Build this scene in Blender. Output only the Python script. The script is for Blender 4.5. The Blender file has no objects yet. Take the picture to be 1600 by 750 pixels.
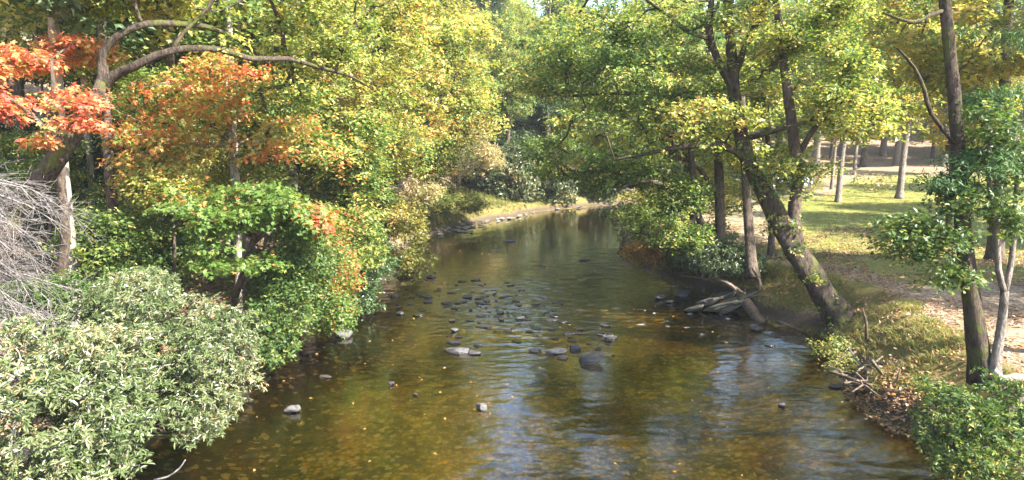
import bpy, math
import numpy as np
from mathutils import Vector

R = math.radians
# ------------------------------------------------------------------ camera, sky, sun
SC = bpy.context.scene
COL = SC.collection
CAM_H = 6.5
PITCH = math.atan(165 / 1100)
cam_d = bpy.data.cameras.new("camera")
cam = bpy.data.objects.new("camera", cam_d)
COL.objects.link(cam)
cam.location = (0, 0, CAM_H)
cam.rotation_euler = (R(90) - PITCH, 0, 0)
cam_d.sensor_width = 36
cam_d.lens = 1100 / 1600 * 36
cam_d.clip_end = 3000
SC.camera = cam

SUN_EL, SUN_AZ = R(41), R(116)          # azimuth clockwise from the view direction
world = bpy.data.worlds.new("World")
SC.world = world
world.use_nodes = True
wn = world.node_tree
bg = wn.nodes["Background"]
sky = wn.nodes.new("ShaderNodeTexSky")
sky.sky_type = 'NISHITA'
sky.sun_disc = False
sky.sun_elevation = SUN_EL
sky.sun_rotation = SUN_AZ
sky.altitude = 300
sky.dust_density = 1.5
wn.links.new(sky.outputs[0], bg.inputs[0])
bg.inputs[1].default_value = 0.12
sun_d = bpy.data.lights.new("sun", 'SUN')
sun_d.energy = 5.0
sun_d.angle = R(0.5)
sun_d.color = (1.0, 0.945, 0.87)
sun = bpy.data.objects.new("sun", sun_d)
COL.objects.link(sun)
to_sun = Vector((math.sin(SUN_AZ) * math.cos(SUN_EL), math.cos(SUN_AZ) * math.cos(SUN_EL), math.sin(SUN_EL)))
sun.rotation_euler = to_sun.to_track_quat('Z', 'Y').to_euler()
SC.view_settings.view_transform = 'Standard'
SC.view_settings.look = 'None'
SC.view_settings.gamma = 1
SC.view_settings.exposure = 2.45
SC.cycles.max_bounces = 5
SC.cycles.diffuse_bounces = 3
SC.cycles.glossy_bounces = 3
SC.cycles.transmission_bounces = 4
SC.cycles.transparent_max_bounces = 8
SC.cycles.caustics_reflective = False
SC.cycles.caustics_refractive = False
SC.cycles.sample_clamp_indirect = 6

# ------------------------------------------------------------------ measuring helpers
cP, sP = math.cos(PITCH), math.sin(PITCH)


def ray(px, py):
    x, y = (px - 800) / 1100, (375 - py) / 1100
    return np.array([x, cP + y * sP, -sP + y * cP])


def Pd(px, py, Y):                       # the point seen at (px, py) of the 1600 px photo, Y metres out
    d = ray(px, py)
    return np.array([0, 0, CAM_H]) + d * (Y / d[1])


def Pz(px, py, z):
    d = ray(px, py)
    return np.array([0, 0, CAM_H]) + d * ((z - CAM_H) / d[2])


def _h(i, j, k, s):
    n = (i * 374761393 + j * 668265263 + k * 2147483647 + s * 974634777) & 0xFFFFFFFF
    n = ((n ^ (n >> 13)) * 1274126177) & 0xFFFFFFFF
    return ((n ^ (n >> 16)) & 0xFFFF) / 65535.0


def vn(x, y, z=0.0, s=0):
    """value noise 0..1"""
    x, y, z = np.broadcast_arrays(np.asarray(x, float), np.asarray(y, float), np.asarray(z, float))
    xi, yi, zi = (np.floor(v).astype(np.int64) for v in (x, y, z))
    f = [v - w for v, w in ((x, xi), (y, yi), (z, zi))]
    f = [t * t * (3 - 2 * t) for t in f]
    o = 0
    for a in (0, 1):
        for b in (0, 1):
            for c in (0, 1):
                w = (f[0] if a else 1 - f[0]) * (f[1] if b else 1 - f[1]) * (f[2] if c else 1 - f[2])
                o = o + w * _h(xi + a, yi + b, zi + c, s)
    return o


def fbm(x, y, z=0.0, s=0, o=3):
    r, a, t = 0, 1.0, 0
    x, y, z = np.asarray(x, float), np.asarray(y, float), np.asarray(z, float)
    for i in range(o):
        r = r + a * vn(x * 2 ** i, y * 2 ** i, z * 2 ** i, s + i)
        t += a
        a *= .5
    return r / t


def sm(a, b, x):
    t = np.clip((x - a) / (b - a), 0, 1)
    return t * t * (3 - 2 * t)


# ------------------------------------------------------------------ river banks and ground height
BL = np.array([(-9.6, -60), (-9.0, 0), (-8.4, 10), (-7.9, 14), (-7.3, 18), (-6.6, 23), (-6.2, 27), (-6.0, 32), (-5.9, 40), (-5.3, 45),
               (-3.4, 50), (-1.2, 54), (1.6, 58.6), (4, 61.5), (10, 65.5), (16, 70), (20, 78), (22, 95), (20, 130), (18, 420)], float)
BR = np.array([(9.6, -60), (9.0, 0), (8.7, 12), (8.5, 14.6), (8.7, 16.5), (9.1, 18.3), (9.2, 20.0), (9.9, 21.3), (9.9, 22.6), (9.1, 23.6),
               (8.6, 25.5), (8.3, 27), (8.0, 28.6), (6.9, 30.2), (6.7, 32), (6.4, 35), (6.0, 38), (6.3, 42), (7.2, 46), (8.6, 52), (9.2, 55), (11.5, 57.5),
               (17, 60), (24, 62), (29, 70), (31, 90), (29, 130), (27, 420)], float)
RIVER = np.vstack([BL, BR[::-1]])


def seg_dist(px, py, line):
    d = np.full(px.shape, 1e9)
    for (x0, y0), (x1, y1) in zip(line[:-1], line[1:]):
        dx, dy = x1 - x0, y1 - y0
        t = np.clip(((px - x0) * dx + (py - y0) * dy) / (dx * dx + dy * dy), 0, 1)
        d = np.minimum(d, np.hypot(px - x0 - t * dx, py - y0 - t * dy))
    return d


def in_poly(px, py, poly):
    c = np.zeros(px.shape, bool)
    n = len(poly)
    for i in range(n):
        x0, y0 = poly[i]
        x1, y1 = poly[(i + 1) % n]
        if y0 == y1:
            continue
        cr = ((y0 > py) != (y1 > py)) & (px < (x1 - x0) * (py - y0) / (y1 - y0) + x0)
        c ^= cr
    return c


def ground_h(x, y, full=False):
    x, y = np.atleast_1d(np.asarray(x, float)), np.atleast_1d(np.asarray(y, float))
    w = (fbm(x * .55, y * .55, 0, 3) - .5) * 1.1          # wobble of the shoreline
    dL, dR = seg_dist(x, y, BL), seg_dist(x, y, BR)
    ins = in_poly(x, y, RIVER)
    left = dL < dR
    sd = np.where(ins, -np.minimum(dL, dR), np.minimum(dL, dR)) + w * np.clip(1.2 - np.abs(np.minimum(dL, dR)) * .2, .2, 1)
    n1 = fbm(x * .35, y * .35, 0, 11) - .5
    n2 = fbm(x * 2.1, y * 2.1, 0, 17) - .5
    o = np.clip(sd, 0, None)
    zl = .75 * sm(0, 1.3, o) + .06 * o + .26 * np.clip(o - 6, 0, 60) + n1 * .9 * sm(1, 8, o)
    far = sm(40, 58, y)
    zl = zl + far * (.19 * np.clip(o - 2, 0, 90)) * np.where(left, 1, 0)
    zr = (.55 * sm(0, .5, o) + .95 * sm(.35, 2.0, o)) * (1 - .25 * sm(24, 34, y)) + .012 * o + n1 * .25 * sm(1, 6, o)
    zr = zr + .035 * np.clip(y - 52, 0, 80) + .14 * np.clip(y - 96, 0, 90) + .05 * np.clip(x - 60, 0, 200)
    bar = np.exp(-(((x + 1.0) / 5.5) ** 2 + ((y - 28.5) / 3.6) ** 2)) * .42 + np.exp(-(((x + 4.6) / 1.6) ** 2 + ((y - 32) / 3.0) ** 2)) * .3
    zi = -np.minimum(.62, .22 * np.clip(-sd, 0, 9)) + bar * sm(0, 2, -sd) + n1 * .28 + n2 * .10
    zi = np.where(sd < 0, np.minimum(zi, .03), zi)
    z = np.where(sd < 0, zi * sm(0, -.5, sd), np.where(left, zl, zr)) + n2 * .10 * sm(-.2, .6, sd)
    return (z, sd, left) if full else z


def gz(x, y):
    return float(ground_h(x, y)[0])


# ------------------------------------------------------------------ object helpers
def link(o):
    COL.objects.link(o)
    return o


def tag(o, label=None, cat=None, group=None, kind=None):
    if label: o['label'] = label
    if cat: o['category'] = cat
    if group: o['group'] = group
    if kind: o['kind'] = kind
    return o


def empty(name, loc):
    o = bpy.data.objects.new(name, None)
    o.location = tuple(float(v) for v in loc)
    o.empty_display_size = .3
    return link(o)


def mesh_np(name, V, F, mat, parent=None, smooth=False, attrs=None):
    """V (n,3) world coordinates, F (m,k) with the same k for all faces, or a list of such arrays."""
    if not isinstance(F, list):
        F = [F]
    F = [f for f in F if len(f)]
    me = bpy.data.meshes.new(name)
    V = np.asarray(V, np.float32)
    org = np.zeros(3, np.float32)
    if parent is not None:
        org = np.array(parent.location, np.float32)
        V = V - org
    me.vertices.add(len(V))
    me.vertices.foreach_set("co", V.ravel())
    idx = np.concatenate([f.ravel() for f in F]).astype(np.int32)
    cnt = np.concatenate([np.full(len(f), f.shape[1], np.int32) for f in F])
    st = np.concatenate([[0], np.cumsum(cnt)[:-1]]).astype(np.int32)
    me.loops.add(len(idx))
    me.loops.foreach_set("vertex_index", idx)
    me.polygons.add(len(cnt))
    me.polygons.foreach_set("loop_start", st)
    me.polygons.foreach_set("use_smooth", np.full(len(cnt), smooth, bool))
    for k, v in (attrs or {}).items():
        a = me.attributes.new(k, 'FLOAT', 'POINT')
        a.data.foreach_set("value", np.asarray(v, np.float32))
    me.update(calc_edges=True)
    me.materials.append(mat)
    o = bpy.data.objects.new(name, me)
    link(o)
    if parent is not None:
        o.parent = parent
    return o


def copy_tree(root, loc, rz=0, sc=(1, 1, 1), label=None, group=None):
    c = root.copy()
    link(c)
    c.location = tuple(loc)
    c.rotation_euler = (0, 0, rz)
    c.scale = sc
    if label: c['label'] = label
    if group: c['group'] = group
    for ch in list(root.children):
        d = ch.copy()
        link(d)
        d.parent = c
    return c


class Tubes:
    def __init__(s):
        s.V, s.F, s.n = [], [], 0

    def add(s, pts, rad, sides=6, wob=0.0, rng=None):
        pts = np.asarray(pts, float)
        rad = np.asarray(rad, float)
        n = len(pts)
        T = np.gradient(pts, axis=0)
        T /= np.linalg.norm(T, axis=1)[:, None] + 1e-9
        ref = np.array([.31, .17, .93]) if abs(T[0] @ np.array([.31, .17, .93])) < .9 else np.array([1., 0, 0])
        U = np.zeros_like(pts)
        u = np.cross(T[0], ref)
        for i in range(n):
            u = u - T[i] * (u @ T[i])
            u /= np.linalg.norm(u) + 1e-9
            U[i] = u
        W = np.cross(T, U)
        a = np.arange(sides) * 2 * math.pi / sides
        rr = rad[:, None] * np.ones(sides)
        if wob:
            rr = rr * (1 + wob * (rng.random((n, sides)) - .5) + wob * .8 * np.sin(a * 3 + np.linspace(0, 5, n)[:, None]))
        V = pts[:, None] + rr[..., None] * (np.cos(a)[None, :, None] * U[:, None] + np.sin(a)[None, :, None] * W[:, None])
        i = np.arange(n - 1)[:, None] * sides
        j = np.arange(sides)[None]
        k = (j + 1) % sides
        F = np.stack([i + j, i + k, i + k + sides, i + j + sides], -1).reshape(-1, 4) + s.n
        s.V.append(V.reshape(-1, 3))
        s.F.append(F)
        s.n += n * sides
        # end caps
        ends = []
        for base, p in ((0, pts[0]), ((n - 1) * sides, pts[-1])):
            s.V.append(p[None])
            c = s.n
            s.n += 1
            b = s.n - 1 - n * sides - (1 if base else 0) + base
            q = np.arange(sides)
            ff = np.stack([b + q, b + (q + 1) % sides, np.full(sides, c)], -1)
            ends.append(ff if base else ff[:, ::-1])
        s.E = getattr(s, 'E', []) + ends

    def build(s, name, mat, parent=None, smooth=True):
        return mesh_np(name, np.concatenate(s.V), [np.concatenate(s.F), np.concatenate(s.E)], mat, parent, smooth)


def spline(P, step=.35):
    """Catmull-Rom through rows (x,y,z,r)"""
    P = np.asarray(P, float)
    Q = np.vstack([2 * P[0] - P[1], P, 2 * P[-1] - P[-2]])
    out = []
    for i in range(1, len(Q) - 2):
        a, b, c, d = Q[i - 1:i + 3]
        m = max(2, int(np.linalg.norm((c - b)[:3]) / step))
        for t in np.arange(m) / m:
            out.append(.5 * ((2 * b) + (c - a) * t + (2 * a - 5 * b + 4 * c - d) * t * t + (-a + 3 * b - 3 * c + d) * t ** 3))
    out.append(P[-1])
    o = np.array(out)
    o[:, 3] = np.clip(o[:, 3], .008, None)
    return o


# ------------------------------------------------------------------ materials
def new_mat(name):
    m = bpy.data.materials.new(name)
    m.use_nodes = True
    nt = m.node_tree
    p = nt.nodes["Principled BSDF"]
    return m, nt, p


def N(nt, t, **k):
    n = nt.nodes.new(t)
    for a, b in k.items():
        if a in n.inputs.keys() if hasattr(n.inputs, 'keys') else False:
            n.inputs[a].default_value = b
        else:
            setattr(n, a, b)
    return n


def ramp(nt, fac, stops):
    r = nt.nodes.new("ShaderNodeValToRGB")
    e = r.color_ramp.elements
    while len(e) < len(stops):
        e.new(.5)
    for i, (p, c) in enumerate(stops):
        e[i].position = p
        e[i].color = (*c, 1)
    nt.links.new(fac, r.inputs[0])
    return r.outputs[0]


def noise(nt, vec, scale, detail=4, rough=.55, dist=0):
    n = nt.nodes.new("ShaderNodeTexNoise")
    n.inputs["Scale"].default_value = scale
    n.inputs["Detail"].default_value = detail
    n.inputs["Roughness"].default_value = rough
    n.inputs["Distortion"].default_value = dist
    if vec is not None:
        nt.links.new(vec, n.inputs["Vector"])
    return n.outputs["Fac"]


def mix(nt, f, a, b, mode='MIX'):
    m = nt.nodes.new("ShaderNodeMix")
    m.data_type = 'RGBA'
    m.blend_type = mode
    for v, i in ((f, 0), (a, 6), (b, 7)):
        if isinstance(v, (int, float)):
            m.inputs[i].default_value = v
        elif isinstance(v, tuple):
            m.inputs[i].default_value = (*v, 1)
        else:
            nt.links.new(v, m.inputs[i])
    return m.outputs[2]


def mth(nt, op, a, b=None, clamp=False):
    m = nt.nodes.new("ShaderNodeMath")
    m.operation = op
    m.use_clamp = clamp
    for v, i in ((a, 0), (b, 1)):
        if v is None: continue
        if isinstance(v, (int, float)):
            m.inputs[i].default_value = v
        else:
            nt.links.new(v, m.inputs[i])
    return m.outputs[0]


def mapr(nt, v, a, b, c=0., d=1.):
    m = nt.nodes.new("ShaderNodeMapRange")
    m.inputs[1].default_value, m.inputs[2].default_value, m.inputs[3].default_value, m.inputs[4].default_value = a, b, c, d
    m.interpolation_type = 'SMOOTHSTEP'
    nt.links.new(v, m.inputs[0])
    return m.outputs[0]


def pos(nt, kind="Position"):
    if kind == "Position":
        return nt.nodes.new("ShaderNodeNewGeometry").outputs["Position"]
    return nt.nodes.new("ShaderNodeTexCoord").outputs[kind]


def bump(nt, h, strength, dist, p):
    b = nt.nodes.new("ShaderNodeBump")
    b.inputs["Strength"].default_value = strength
    b.inputs["Distance"].default_value = dist
    nt.links.new(h, b.inputs["Height"])
    nt.links.new(b.outputs[0], p.inputs["Normal"])
    return b


def scalev(nt, v, s):
    m = nt.nodes.new("ShaderNodeMapping")
    m.inputs["Scale"].default_value = s
    nt.links.new(v, m.inputs["Vector"])
    return m.outputs[0]


def leaf_mat(name, stops, trans=.38, rough=.45, spec=.35, glow=1.75):
    m, nt, p = new_mat(name)
    a = nt.nodes.new("ShaderNodeAttribute")
    a.attribute_name = "tint"
    c = ramp(nt, a.outputs["Fac"], stops)
    nt.links.new(c, p.inputs["Base Color"])
    p.inputs["Roughness"].default_value = rough
    p.inputs["Specular IOR Level"].default_value = spec
    tr = nt.nodes.new("ShaderNodeBsdfTranslucent")
    g = mix(nt, 1.0, c, (glow, glow * 1.02, glow * .55), 'MULTIPLY')
    nt.links.new(g, tr.inputs[0])
    mx = nt.nodes.new("ShaderNodeMixShader")
    mx.inputs[0].default_value = trans
    nt.links.new(p.outputs[0], mx.inputs[1])
    nt.links.new(tr.outputs[0], mx.inputs[2])
    nt.links.new(mx.outputs[0], nt.nodes["Material Output"].inputs[0])
    return m


G1, G2, G3 = (.028, .060, .016), (.058, .110, .026), (.125, .185, .042)
YG, YE, TAN = (.27, .29, .075), (.46, .37, .11), (.40, .31, .17)
OR, RD, DR = (.50, .19, .055), (.46, .095, .06), (.24, .05, .03)
M = {}
M['canopy_gold'] = leaf_mat("canopy_gold", [(0, G2), (.25, G3), (.5, YG), (.72, YE), (.9, (.5, .36, .14)), (1, OR)], .42)
M['canopy_green'] = leaf_mat("canopy_green", [(0, G1), (.35, G2), (.6, G3), (.8, YG), (1, YE)], .42)
M['canopy_mixed'] = leaf_mat("canopy_mixed", [(0, G2), (.3, G3), (.5, YG), (.7, YE), (.85, OR), (1, RD)], .42)
M['leaf_red'] = leaf_mat("leaf_red", [(0, G3), (.15, YE), (.35, (.50, .24, .10)), (.6, (.47, .13, .07)), (.82, (.44, .09, .07)), (1, DR)], .36)
M['leaf_orange'] = leaf_mat("leaf_orange", [(0, G3), (.2, YG), (.4, YE), (.62, OR), (.85, (.50, .16, .08)), (1, RD)], .40)
M['leaf_maple'] = leaf_mat("leaf_maple", [(0, G2), (.4, (.095, .165, .03)), (.65, G3), (.78, YG), (.88, OR), (1, RD)], .42)
M['rhodo'] = leaf_mat("rhodo", [(0, (.032, .055, .018)), (.35, (.08, .115, .035)), (.6, (.115, .15, .055)), (.84, (.24, .23, .12)), (1, (.46, .32, .14))], .16, .32, .7, 1.3)
M['laurel'] = leaf_mat("laurel", [(0, G1), (.6, (.045, .095, .025)), (.9, (.10, .15, .04)), (1, YG)], .2, .35, .5, 1.3)
M['shrub'] = leaf_mat("shrub", [(0, G1), (.4, G2), (.7, (.11, .15, .03)), (.9, YG), (1, YE)], .35)
M['olive'] = leaf_mat("olive", [(0, (.07, .10, .02)), (.5, (.17, .18, .04)), (.8, (.32, .27, .07)), (1, (.42, .30, .12))], .35)
M['tan_brush'] = leaf_mat("tan_brush", [(0, (.10, .12, .04)), (.4, (.24, .22, .09)), (.75, TAN), (1, (.5, .35, .2))], .3)
M['copper'] = leaf_mat("copper", [(0, (.20, .14, .03)), (.4, (.36, .22, .06)), (.8, (.48, .26, .10)), (1, OR)], .35)
M['autumn'] = leaf_mat("autumn", [(0, (.13, .15, .03)), (.3, YG), (.6, (.46, .35, .10)), (.85, (.46, .28, .09)), (1, (.32, .16, .07))], .42)
M['conifer'] = leaf_mat("conifer", [(0, (.022, .048, .020)), (.6, (.045, .085, .030)), (1, (.10, .13, .045))], .15, .5)
M['hemlock'] = leaf_mat("hemlock", [(0, (.03, .075, .02)), (.6, (.06, .125, .035)), (1, (.13, .19, .06))], .25, .5)
M['grass'] = leaf_mat("grass", [(0, (.05, .09, .015)), (.5, (.12, .15, .03)), (.8, (.26, .22, .07)), (1, (.36, .26, .12))], .3)
M['litter'] = leaf_mat("litter", [(0, (.14, .07, .035)), (.5, (.26, .15, .08)), (.8, (.38, .25, .14)), (1, (.45, .22, .06))], .1)


def bark(name, dark, light, moss=0.0, sc=1.0):
    m, nt, p = new_mat(name)
    v = scalev(nt, pos(nt, "Object"), (6 * sc, 6 * sc, 2.2 * sc))
    n1 = noise(nt, v, 2.2, 6, .65, .4)
    n2 = noise(nt, pos(nt, "Object"), 1.3, 3)
    c = ramp(nt, n1, [(.32, dark), (.62, light), (.8, tuple(min(1, x * 1.35) for x in light))])
    c = mix(nt, mapr(nt, n2, .5, .7, 0, .3), c, tuple(x * 1.25 + .03 for x in light))
    if moss:
        n3 = noise(nt, pos(nt, "Object"), 2.1, 5, .7)
        c = mix(nt, mapr(nt, n3, .62 - moss * .25, .72 - moss * .2, 0, .85), c, (.075, .085, .015))
    nt.links.new(c, p.inputs["Base Color"])
    p.inputs["Roughness"].default_value = .9
    p.inputs["Specular IOR Level"].default_value = .2
    bump(nt, n1, 1, .08, p)
    return m


M['bark'] = bark("bark_brown", (.025, .018, .013), (.13, .098, .072))
M['bark_moss'] = bark("bark_mossy", (.014, .010, .007), (.085, .062, .045), .5)
M['bark_grey'] = bark('bark_grey', (.07, .058, .045), (.24, .20, .165))
M['bark_pale'] = bark("bark_pale", (.12, .10, .08), (.40, .35, .29))
M['dead'] = bark("dead_twigs", (.11, .095, .085), (.33, .30, .28), 0, 2)
M['driftwood'] = bark("driftwood", (.06, .042, .03), (.22, .165, .12), .25, 1.5)
M['root_pale'] = bark("root_pale", (.20, .15, .10), (.58, .48, .36), 0, 1.2)


def rock_mat(name, base, wet):
    m, nt, p = new_mat(name)
    P_ = pos(nt)
    n = noise(nt, scalev(nt, P_, (1, 1, 3.2)), 5, 7, .68, .5)
    c = ramp(nt, n, [(.3, tuple(b * .38 for b in base)), (.5, base), (.75, tuple(min(1, b * 1.7) for b in base))])
    sep = nt.nodes.new("ShaderNodeSeparateXYZ")
    nt.links.new(P_, sep.inputs[0])
    w = mapr(nt, sep.outputs[2], .02, .02 + wet, 1, 0)
    c2 = mix(nt, 1.0, c, (.28, .25, .22), 'MULTIPLY')
    nt.links.new(mix(nt, w, c, c2), p.inputs["Base Color"])
    nt.links.new(mapr(nt, w, 0, 1, .75, .18), p.inputs["Roughness"])
    bump(nt, n, .8, .05, p)
    return m


M['rock'] = rock_mat("river_rock", (.085, .078, .074), .08)
M['rock_pale'] = rock_mat('pale_rock', (.22, .20, .18), .04)
M['rock_dark'] = rock_mat("dark_rock", (.05, .047, .047), .12)
M['slate'] = rock_mat("slate_ledge", (.075, .068, .052), .10)

# ------------------------------------------------------------------ ground
def axis_pts(segs):
    out = []
    for a, b, st in segs:
        out.append(np.arange(a, b, st))
    out.append([segs[-1][1]])
    return np.concatenate(out)


xs = axis_pts([(-320, -80, 20), (-80, -30, 2.5), (-30, -13, .8), (-13, 16, .2), (16, 34, .6), (34, 80, 2.0), (80, 320, 20)])
ys = axis_pts([(-60, 0, 4), (0, 8, .8), (8, 44, .2), (44, 74, .4), (74, 130, 2), (130, 420, 14)])
X, Y = np.meshgrid(xs, ys)
Z, SD, LF = ground_h(X.ravel(), Y.ravel(), True)
X, Y = X.ravel(), Y.ravel()
lawn = (~LF) & (SD > 0)
lw = sm(2.2, 5.5, SD + (fbm(X * .5, Y * .5, 0, 5) - .5) * 3 - .0 * Y) * lawn * (1 - sm(66, 78, Y + (fbm(X * .1, Y * .1, 0, 9) - .5) * 16 - (X - 30) * .35))
lw = lw * sm(20.5, 28, Y * .98 + (X - 10) * .15 + (fbm(X * .6, Y * .6, 0, 8) - .5) * 9)
lw = np.where((Y > 34) & (X < 13 + (Y - 34) * .35), lw * .25, lw)
bankg = sm(.25, .9, SD) * (1 - sm(1.5, 3.0, SD)) * lawn
bankg = np.maximum(bankg, LF * (SD > 0) * (1 - sm(3, 9, SD)) * sm(36, 44, Y) * .9)
bed_shade = LF * sm(0, .4, -SD) * (1 - sm(1.6, 4.6, -SD + (fbm(X * .5, Y * .5, 0, 6) - .5) * 3)) * (1 - sm(24, 30, Y))  # mask for shade painted into the bed along the near left bank
nx, ny = len(xs), len(ys)
ii = np.arange(ny - 1)[:, None] * nx + np.arange(nx - 1)[None]
F = np.stack([ii, ii + 1, ii + nx + 1, ii + nx], -1).reshape(-1, 4)

m, nt, p = new_mat("ground")
P_ = pos(nt)


def att(nt, n):
    a = nt.nodes.new("ShaderNodeAttribute")
    a.attribute_name = n
    return a.outputs["Fac"]


vor = nt.nodes.new("ShaderNodeTexVoronoi")
vor.inputs["Scale"].default_value = 11
vor.inputs["Randomness"].default_value = 1
nt.links.new(P_, vor.inputs["Vector"])
sepc = nt.nodes.new("ShaderNodeSeparateColor")
nt.links.new(vor.outputs["Color"], sepc.inputs[0])
nbig, nmid, nfine = noise(nt, P_, .45, 4, .6), noise(nt, P_, 2.6, 5, .65), noise(nt, P_, 22, 4, .7)
litter = ramp(nt, mth(nt, 'ADD', mth(nt, 'MULTIPLY', sepc.outputs[0], .5), mth(nt, 'MULTIPLY', nmid, .5)),
              [(.15, (.07, .048, .032)), (.42, (.19, .135, .085)), (.62, (.29, .215, .14)), (.85, (.36, .26, .14))])
grass = ramp(nt, mth(nt, 'ADD', mth(nt, 'MULTIPLY', nfine, .45), mth(nt, 'MULTIPLY', nmid, .55)),
             [(.3, (.085, .105, .022)), (.5, (.155, .165, .035)), (.7, (.22, .205, .055))])
grass = mix(nt, mth(nt, 'MULTIPLY', mapr(nt, sepc.outputs[1], .72, .8), mapr(nt, nbig, .42, .6, .1, .9)), grass, (.27, .17, .07))
bankc = ramp(nt, mth(nt, 'ADD', mth(nt, 'MULTIPLY', nfine, .4), mth(nt, 'MULTIPLY', nmid, .6)),
             [(.3, (.055, .05, .02)), (.48, (.12, .115, .025)), (.65, (.24, .14, .055)), (.8, (.15, .19, .035))])
# river bed: stones and golden algae
vb = nt.nodes.new("ShaderNodeTexVoronoi")
vb.inputs["Scale"].default_value = 8
nt.links.new(mix(nt, .12, P_, noise(nt, P_, 4, 2), 'ADD'), vb.inputs["Vector"])
sepb = nt.nodes.new("ShaderNodeSeparateColor")
nt.links.new(vb.outputs["Color"], sepb.inputs[0])
bedc = ramp(nt, mth(nt, 'ADD', mth(nt, 'MULTIPLY', sepb.outputs[0], .16), mth(nt, 'MULTIPLY', noise(nt, P_, .9, 8, .78), .84)),
            [(.33, (.03, .028, .006)), (.44, (.09, .088, .010)), (.54, (.25, .215, .022)), (.64, (.36, .22, .035)), (.8, (.36, .28, .15))])
bedc = mix(nt, mapr(nt, noise(nt, P_, .22, 3), .56, .66, 0, .55), bedc, (.19, .085, .025))
bedc = mix(nt, mth(nt, 'MULTIPLY', att(nt, "bed_shade"), .85), bedc, (.022, .018, .009))  # bed colour darkened here to stand in for shade under the left bank
bedc = mix(nt, mapr(nt, vb.outputs['Distance'], .25, .6, 0, .55), bedc, (.03, .027, .01))
bedc = mix(nt, mapr(nt, sepb.outputs[1], .86, .9, 0, .6), bedc, (.34, .29, .18))
c = mix(nt, mapr(nt, mth(nt, 'ADD', att(nt, "lawn"), mth(nt, 'MULTIPLY', mth(nt, 'SUBTRACT', nmid, .5), .9)), .3, .62), litter, grass)
c = mix(nt, mapr(nt, mth(nt, 'ADD', att(nt, "bankg"), mth(nt, 'MULTIPLY', mth(nt, 'SUBTRACT', nmid, .5), 1.0)), .3, .7, 0, .9), c, bankc)
c = mix(nt, mapr(nt, att(nt, "shore"), -.1, .25, 0, 1), bedc, mix(nt, mapr(nt, att(nt, "shore"), .2, .8), (.075, .055, .04), c))
nt.links.new(c, p.inputs["Base Color"])
p.inputs["Roughness"].default_value = .92
p.inputs["Specular IOR Level"].default_value = .15
bump(nt, mth(nt, 'ADD', mth(nt, 'MULTIPLY', vor.outputs["Distance"], .4), nfine), .8, .04, p)
M['ground'] = m
ground = mesh_np("ground", np.stack([X, Y, Z], -1), F, m, None, True, {"lawn": lw, "bankg": bankg, "shore": SD, "bed_shade": bed_shade})
tag(ground, kind='structure')

# ------------------------------------------------------------------ water
wx = axis_pts([(-14, -10, .35), (-10, 11, .09), (11, 40, .35)])
wy = axis_pts([(-58, 9, 3), (9, 26, .07), (26, 40, .14), (40, 76, .35), (76, 400, 12)])
WX, WY = np.meshgrid(wx, wy)
wr = WX.ravel(), WY.ravel()
_, wsd, _ = ground_h(wr[0], wr[1], True)
nx, ny = len(wx), len(wy)
ii = np.arange(ny - 1)[:, None] * nx + np.arange(nx - 1)[None]
F = np.stack([ii, ii + 1, ii + nx + 1, ii + nx], -1).reshape(-1, 4)
keep = (wsd[F] < .9).any(1)
F = F[keep]
used, inv = np.unique(F, return_inverse=True)
F = inv.reshape(F.shape)
wX, wY = wr[0][used], wr[1][used]
rif = np.exp(-(((wX - 1.3 + (wY - 28) * .25) / 6.5) ** 2 + ((wY - 28.5) / 5.0) ** 2) ** 1.3)
rif = np.maximum(rif, .55 * np.exp(-(((wX - 8.2) / 1.6) ** 2 + ((wY - 21.5) / 1.8) ** 2)))
rif = np.maximum(rif, .7 * np.exp(-(((wX - 7.0) / 2.2) ** 2 + ((wY - 16.2) / 2.6) ** 2)))
foam = np.zeros(len(wX))
for px, py, rx in ((1000, 462, .5), (1040, 488, .55), (1072, 492, .4), (998, 508, .6), (892, 447, .6), (945, 497, .35), (975, 512, .5), (1068, 512, .4), (883, 475, .25), (930, 535, .25)):
    q = Pz(px + 5, py, 0)
    rx *= .62
    foam = np.maximum(foam, np.exp(-((wX - q[0]) / rx) ** 2 - ((wY - q[1]) / (rx * .8)) ** 2))
wx2, wy2 = wX + .5 * fbm(wX * .7, wY * .7, 0, 41), wY + .5 * fbm(wX * .7, wY * .7, 0, 42)
calm = .35 + .9 * sm(.35, .65, fbm(wX * .22, wY * .16, 0, 44, 2)) + 2.4 * rif
near = sm(3, 0, np.abs(wX)) * 0 + (1 - sm(40, 60, wY))
_rf = np.random.default_rng(12)
for _ in range(34):
    q = Pz(_rf.normal(1010, 70), _rf.normal(490, 20), 0)
    rx = _rf.uniform(.10, .26)
    foam = np.maximum(foam, np.exp(-((wX - q[0]) / rx) ** 2 - ((wY - q[1]) / (rx * 1.6)) ** 2))
foam = foam * (.55 + .6 * vn(wX * 5, wY * 5, 0, 71))
wz = ((fbm(wx2 * 2.4, wy2 * 4.6, 0, 31, 3) - .5) * .024 + (1 - np.abs(2 * vn(wx2 * 3.6, wy2 * 7.5, 0, 33) - 1)) * .008) * calm * near
m, nt, p = new_mat("river_water")
nt.nodes.remove(p)
P_ = pos(nt)
r1 = noise(nt, scalev(nt, P_, (1.0, 2.0, 1)), 3.4, 3, .55, .6)
r2 = noise(nt, scalev(nt, P_, (1.3, 2.6, 1)), 9, 3, .6, .4)
r3 = noise(nt, scalev(nt, P_, (.6, .5, 1)), .5, 2)
rifa = att(nt, "riffle")
amp = mth(nt, 'ADD', mapr(nt, r3, .35, .65, .3, .75), mth(nt, 'MULTIPLY', rifa, 1.8))
hgt = mth(nt, 'MULTIPLY', mth(nt, 'ADD', r1, mth(nt, 'MULTIPLY', r2, .5)), amp)
b = nt.nodes.new("ShaderNodeBump")
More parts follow.
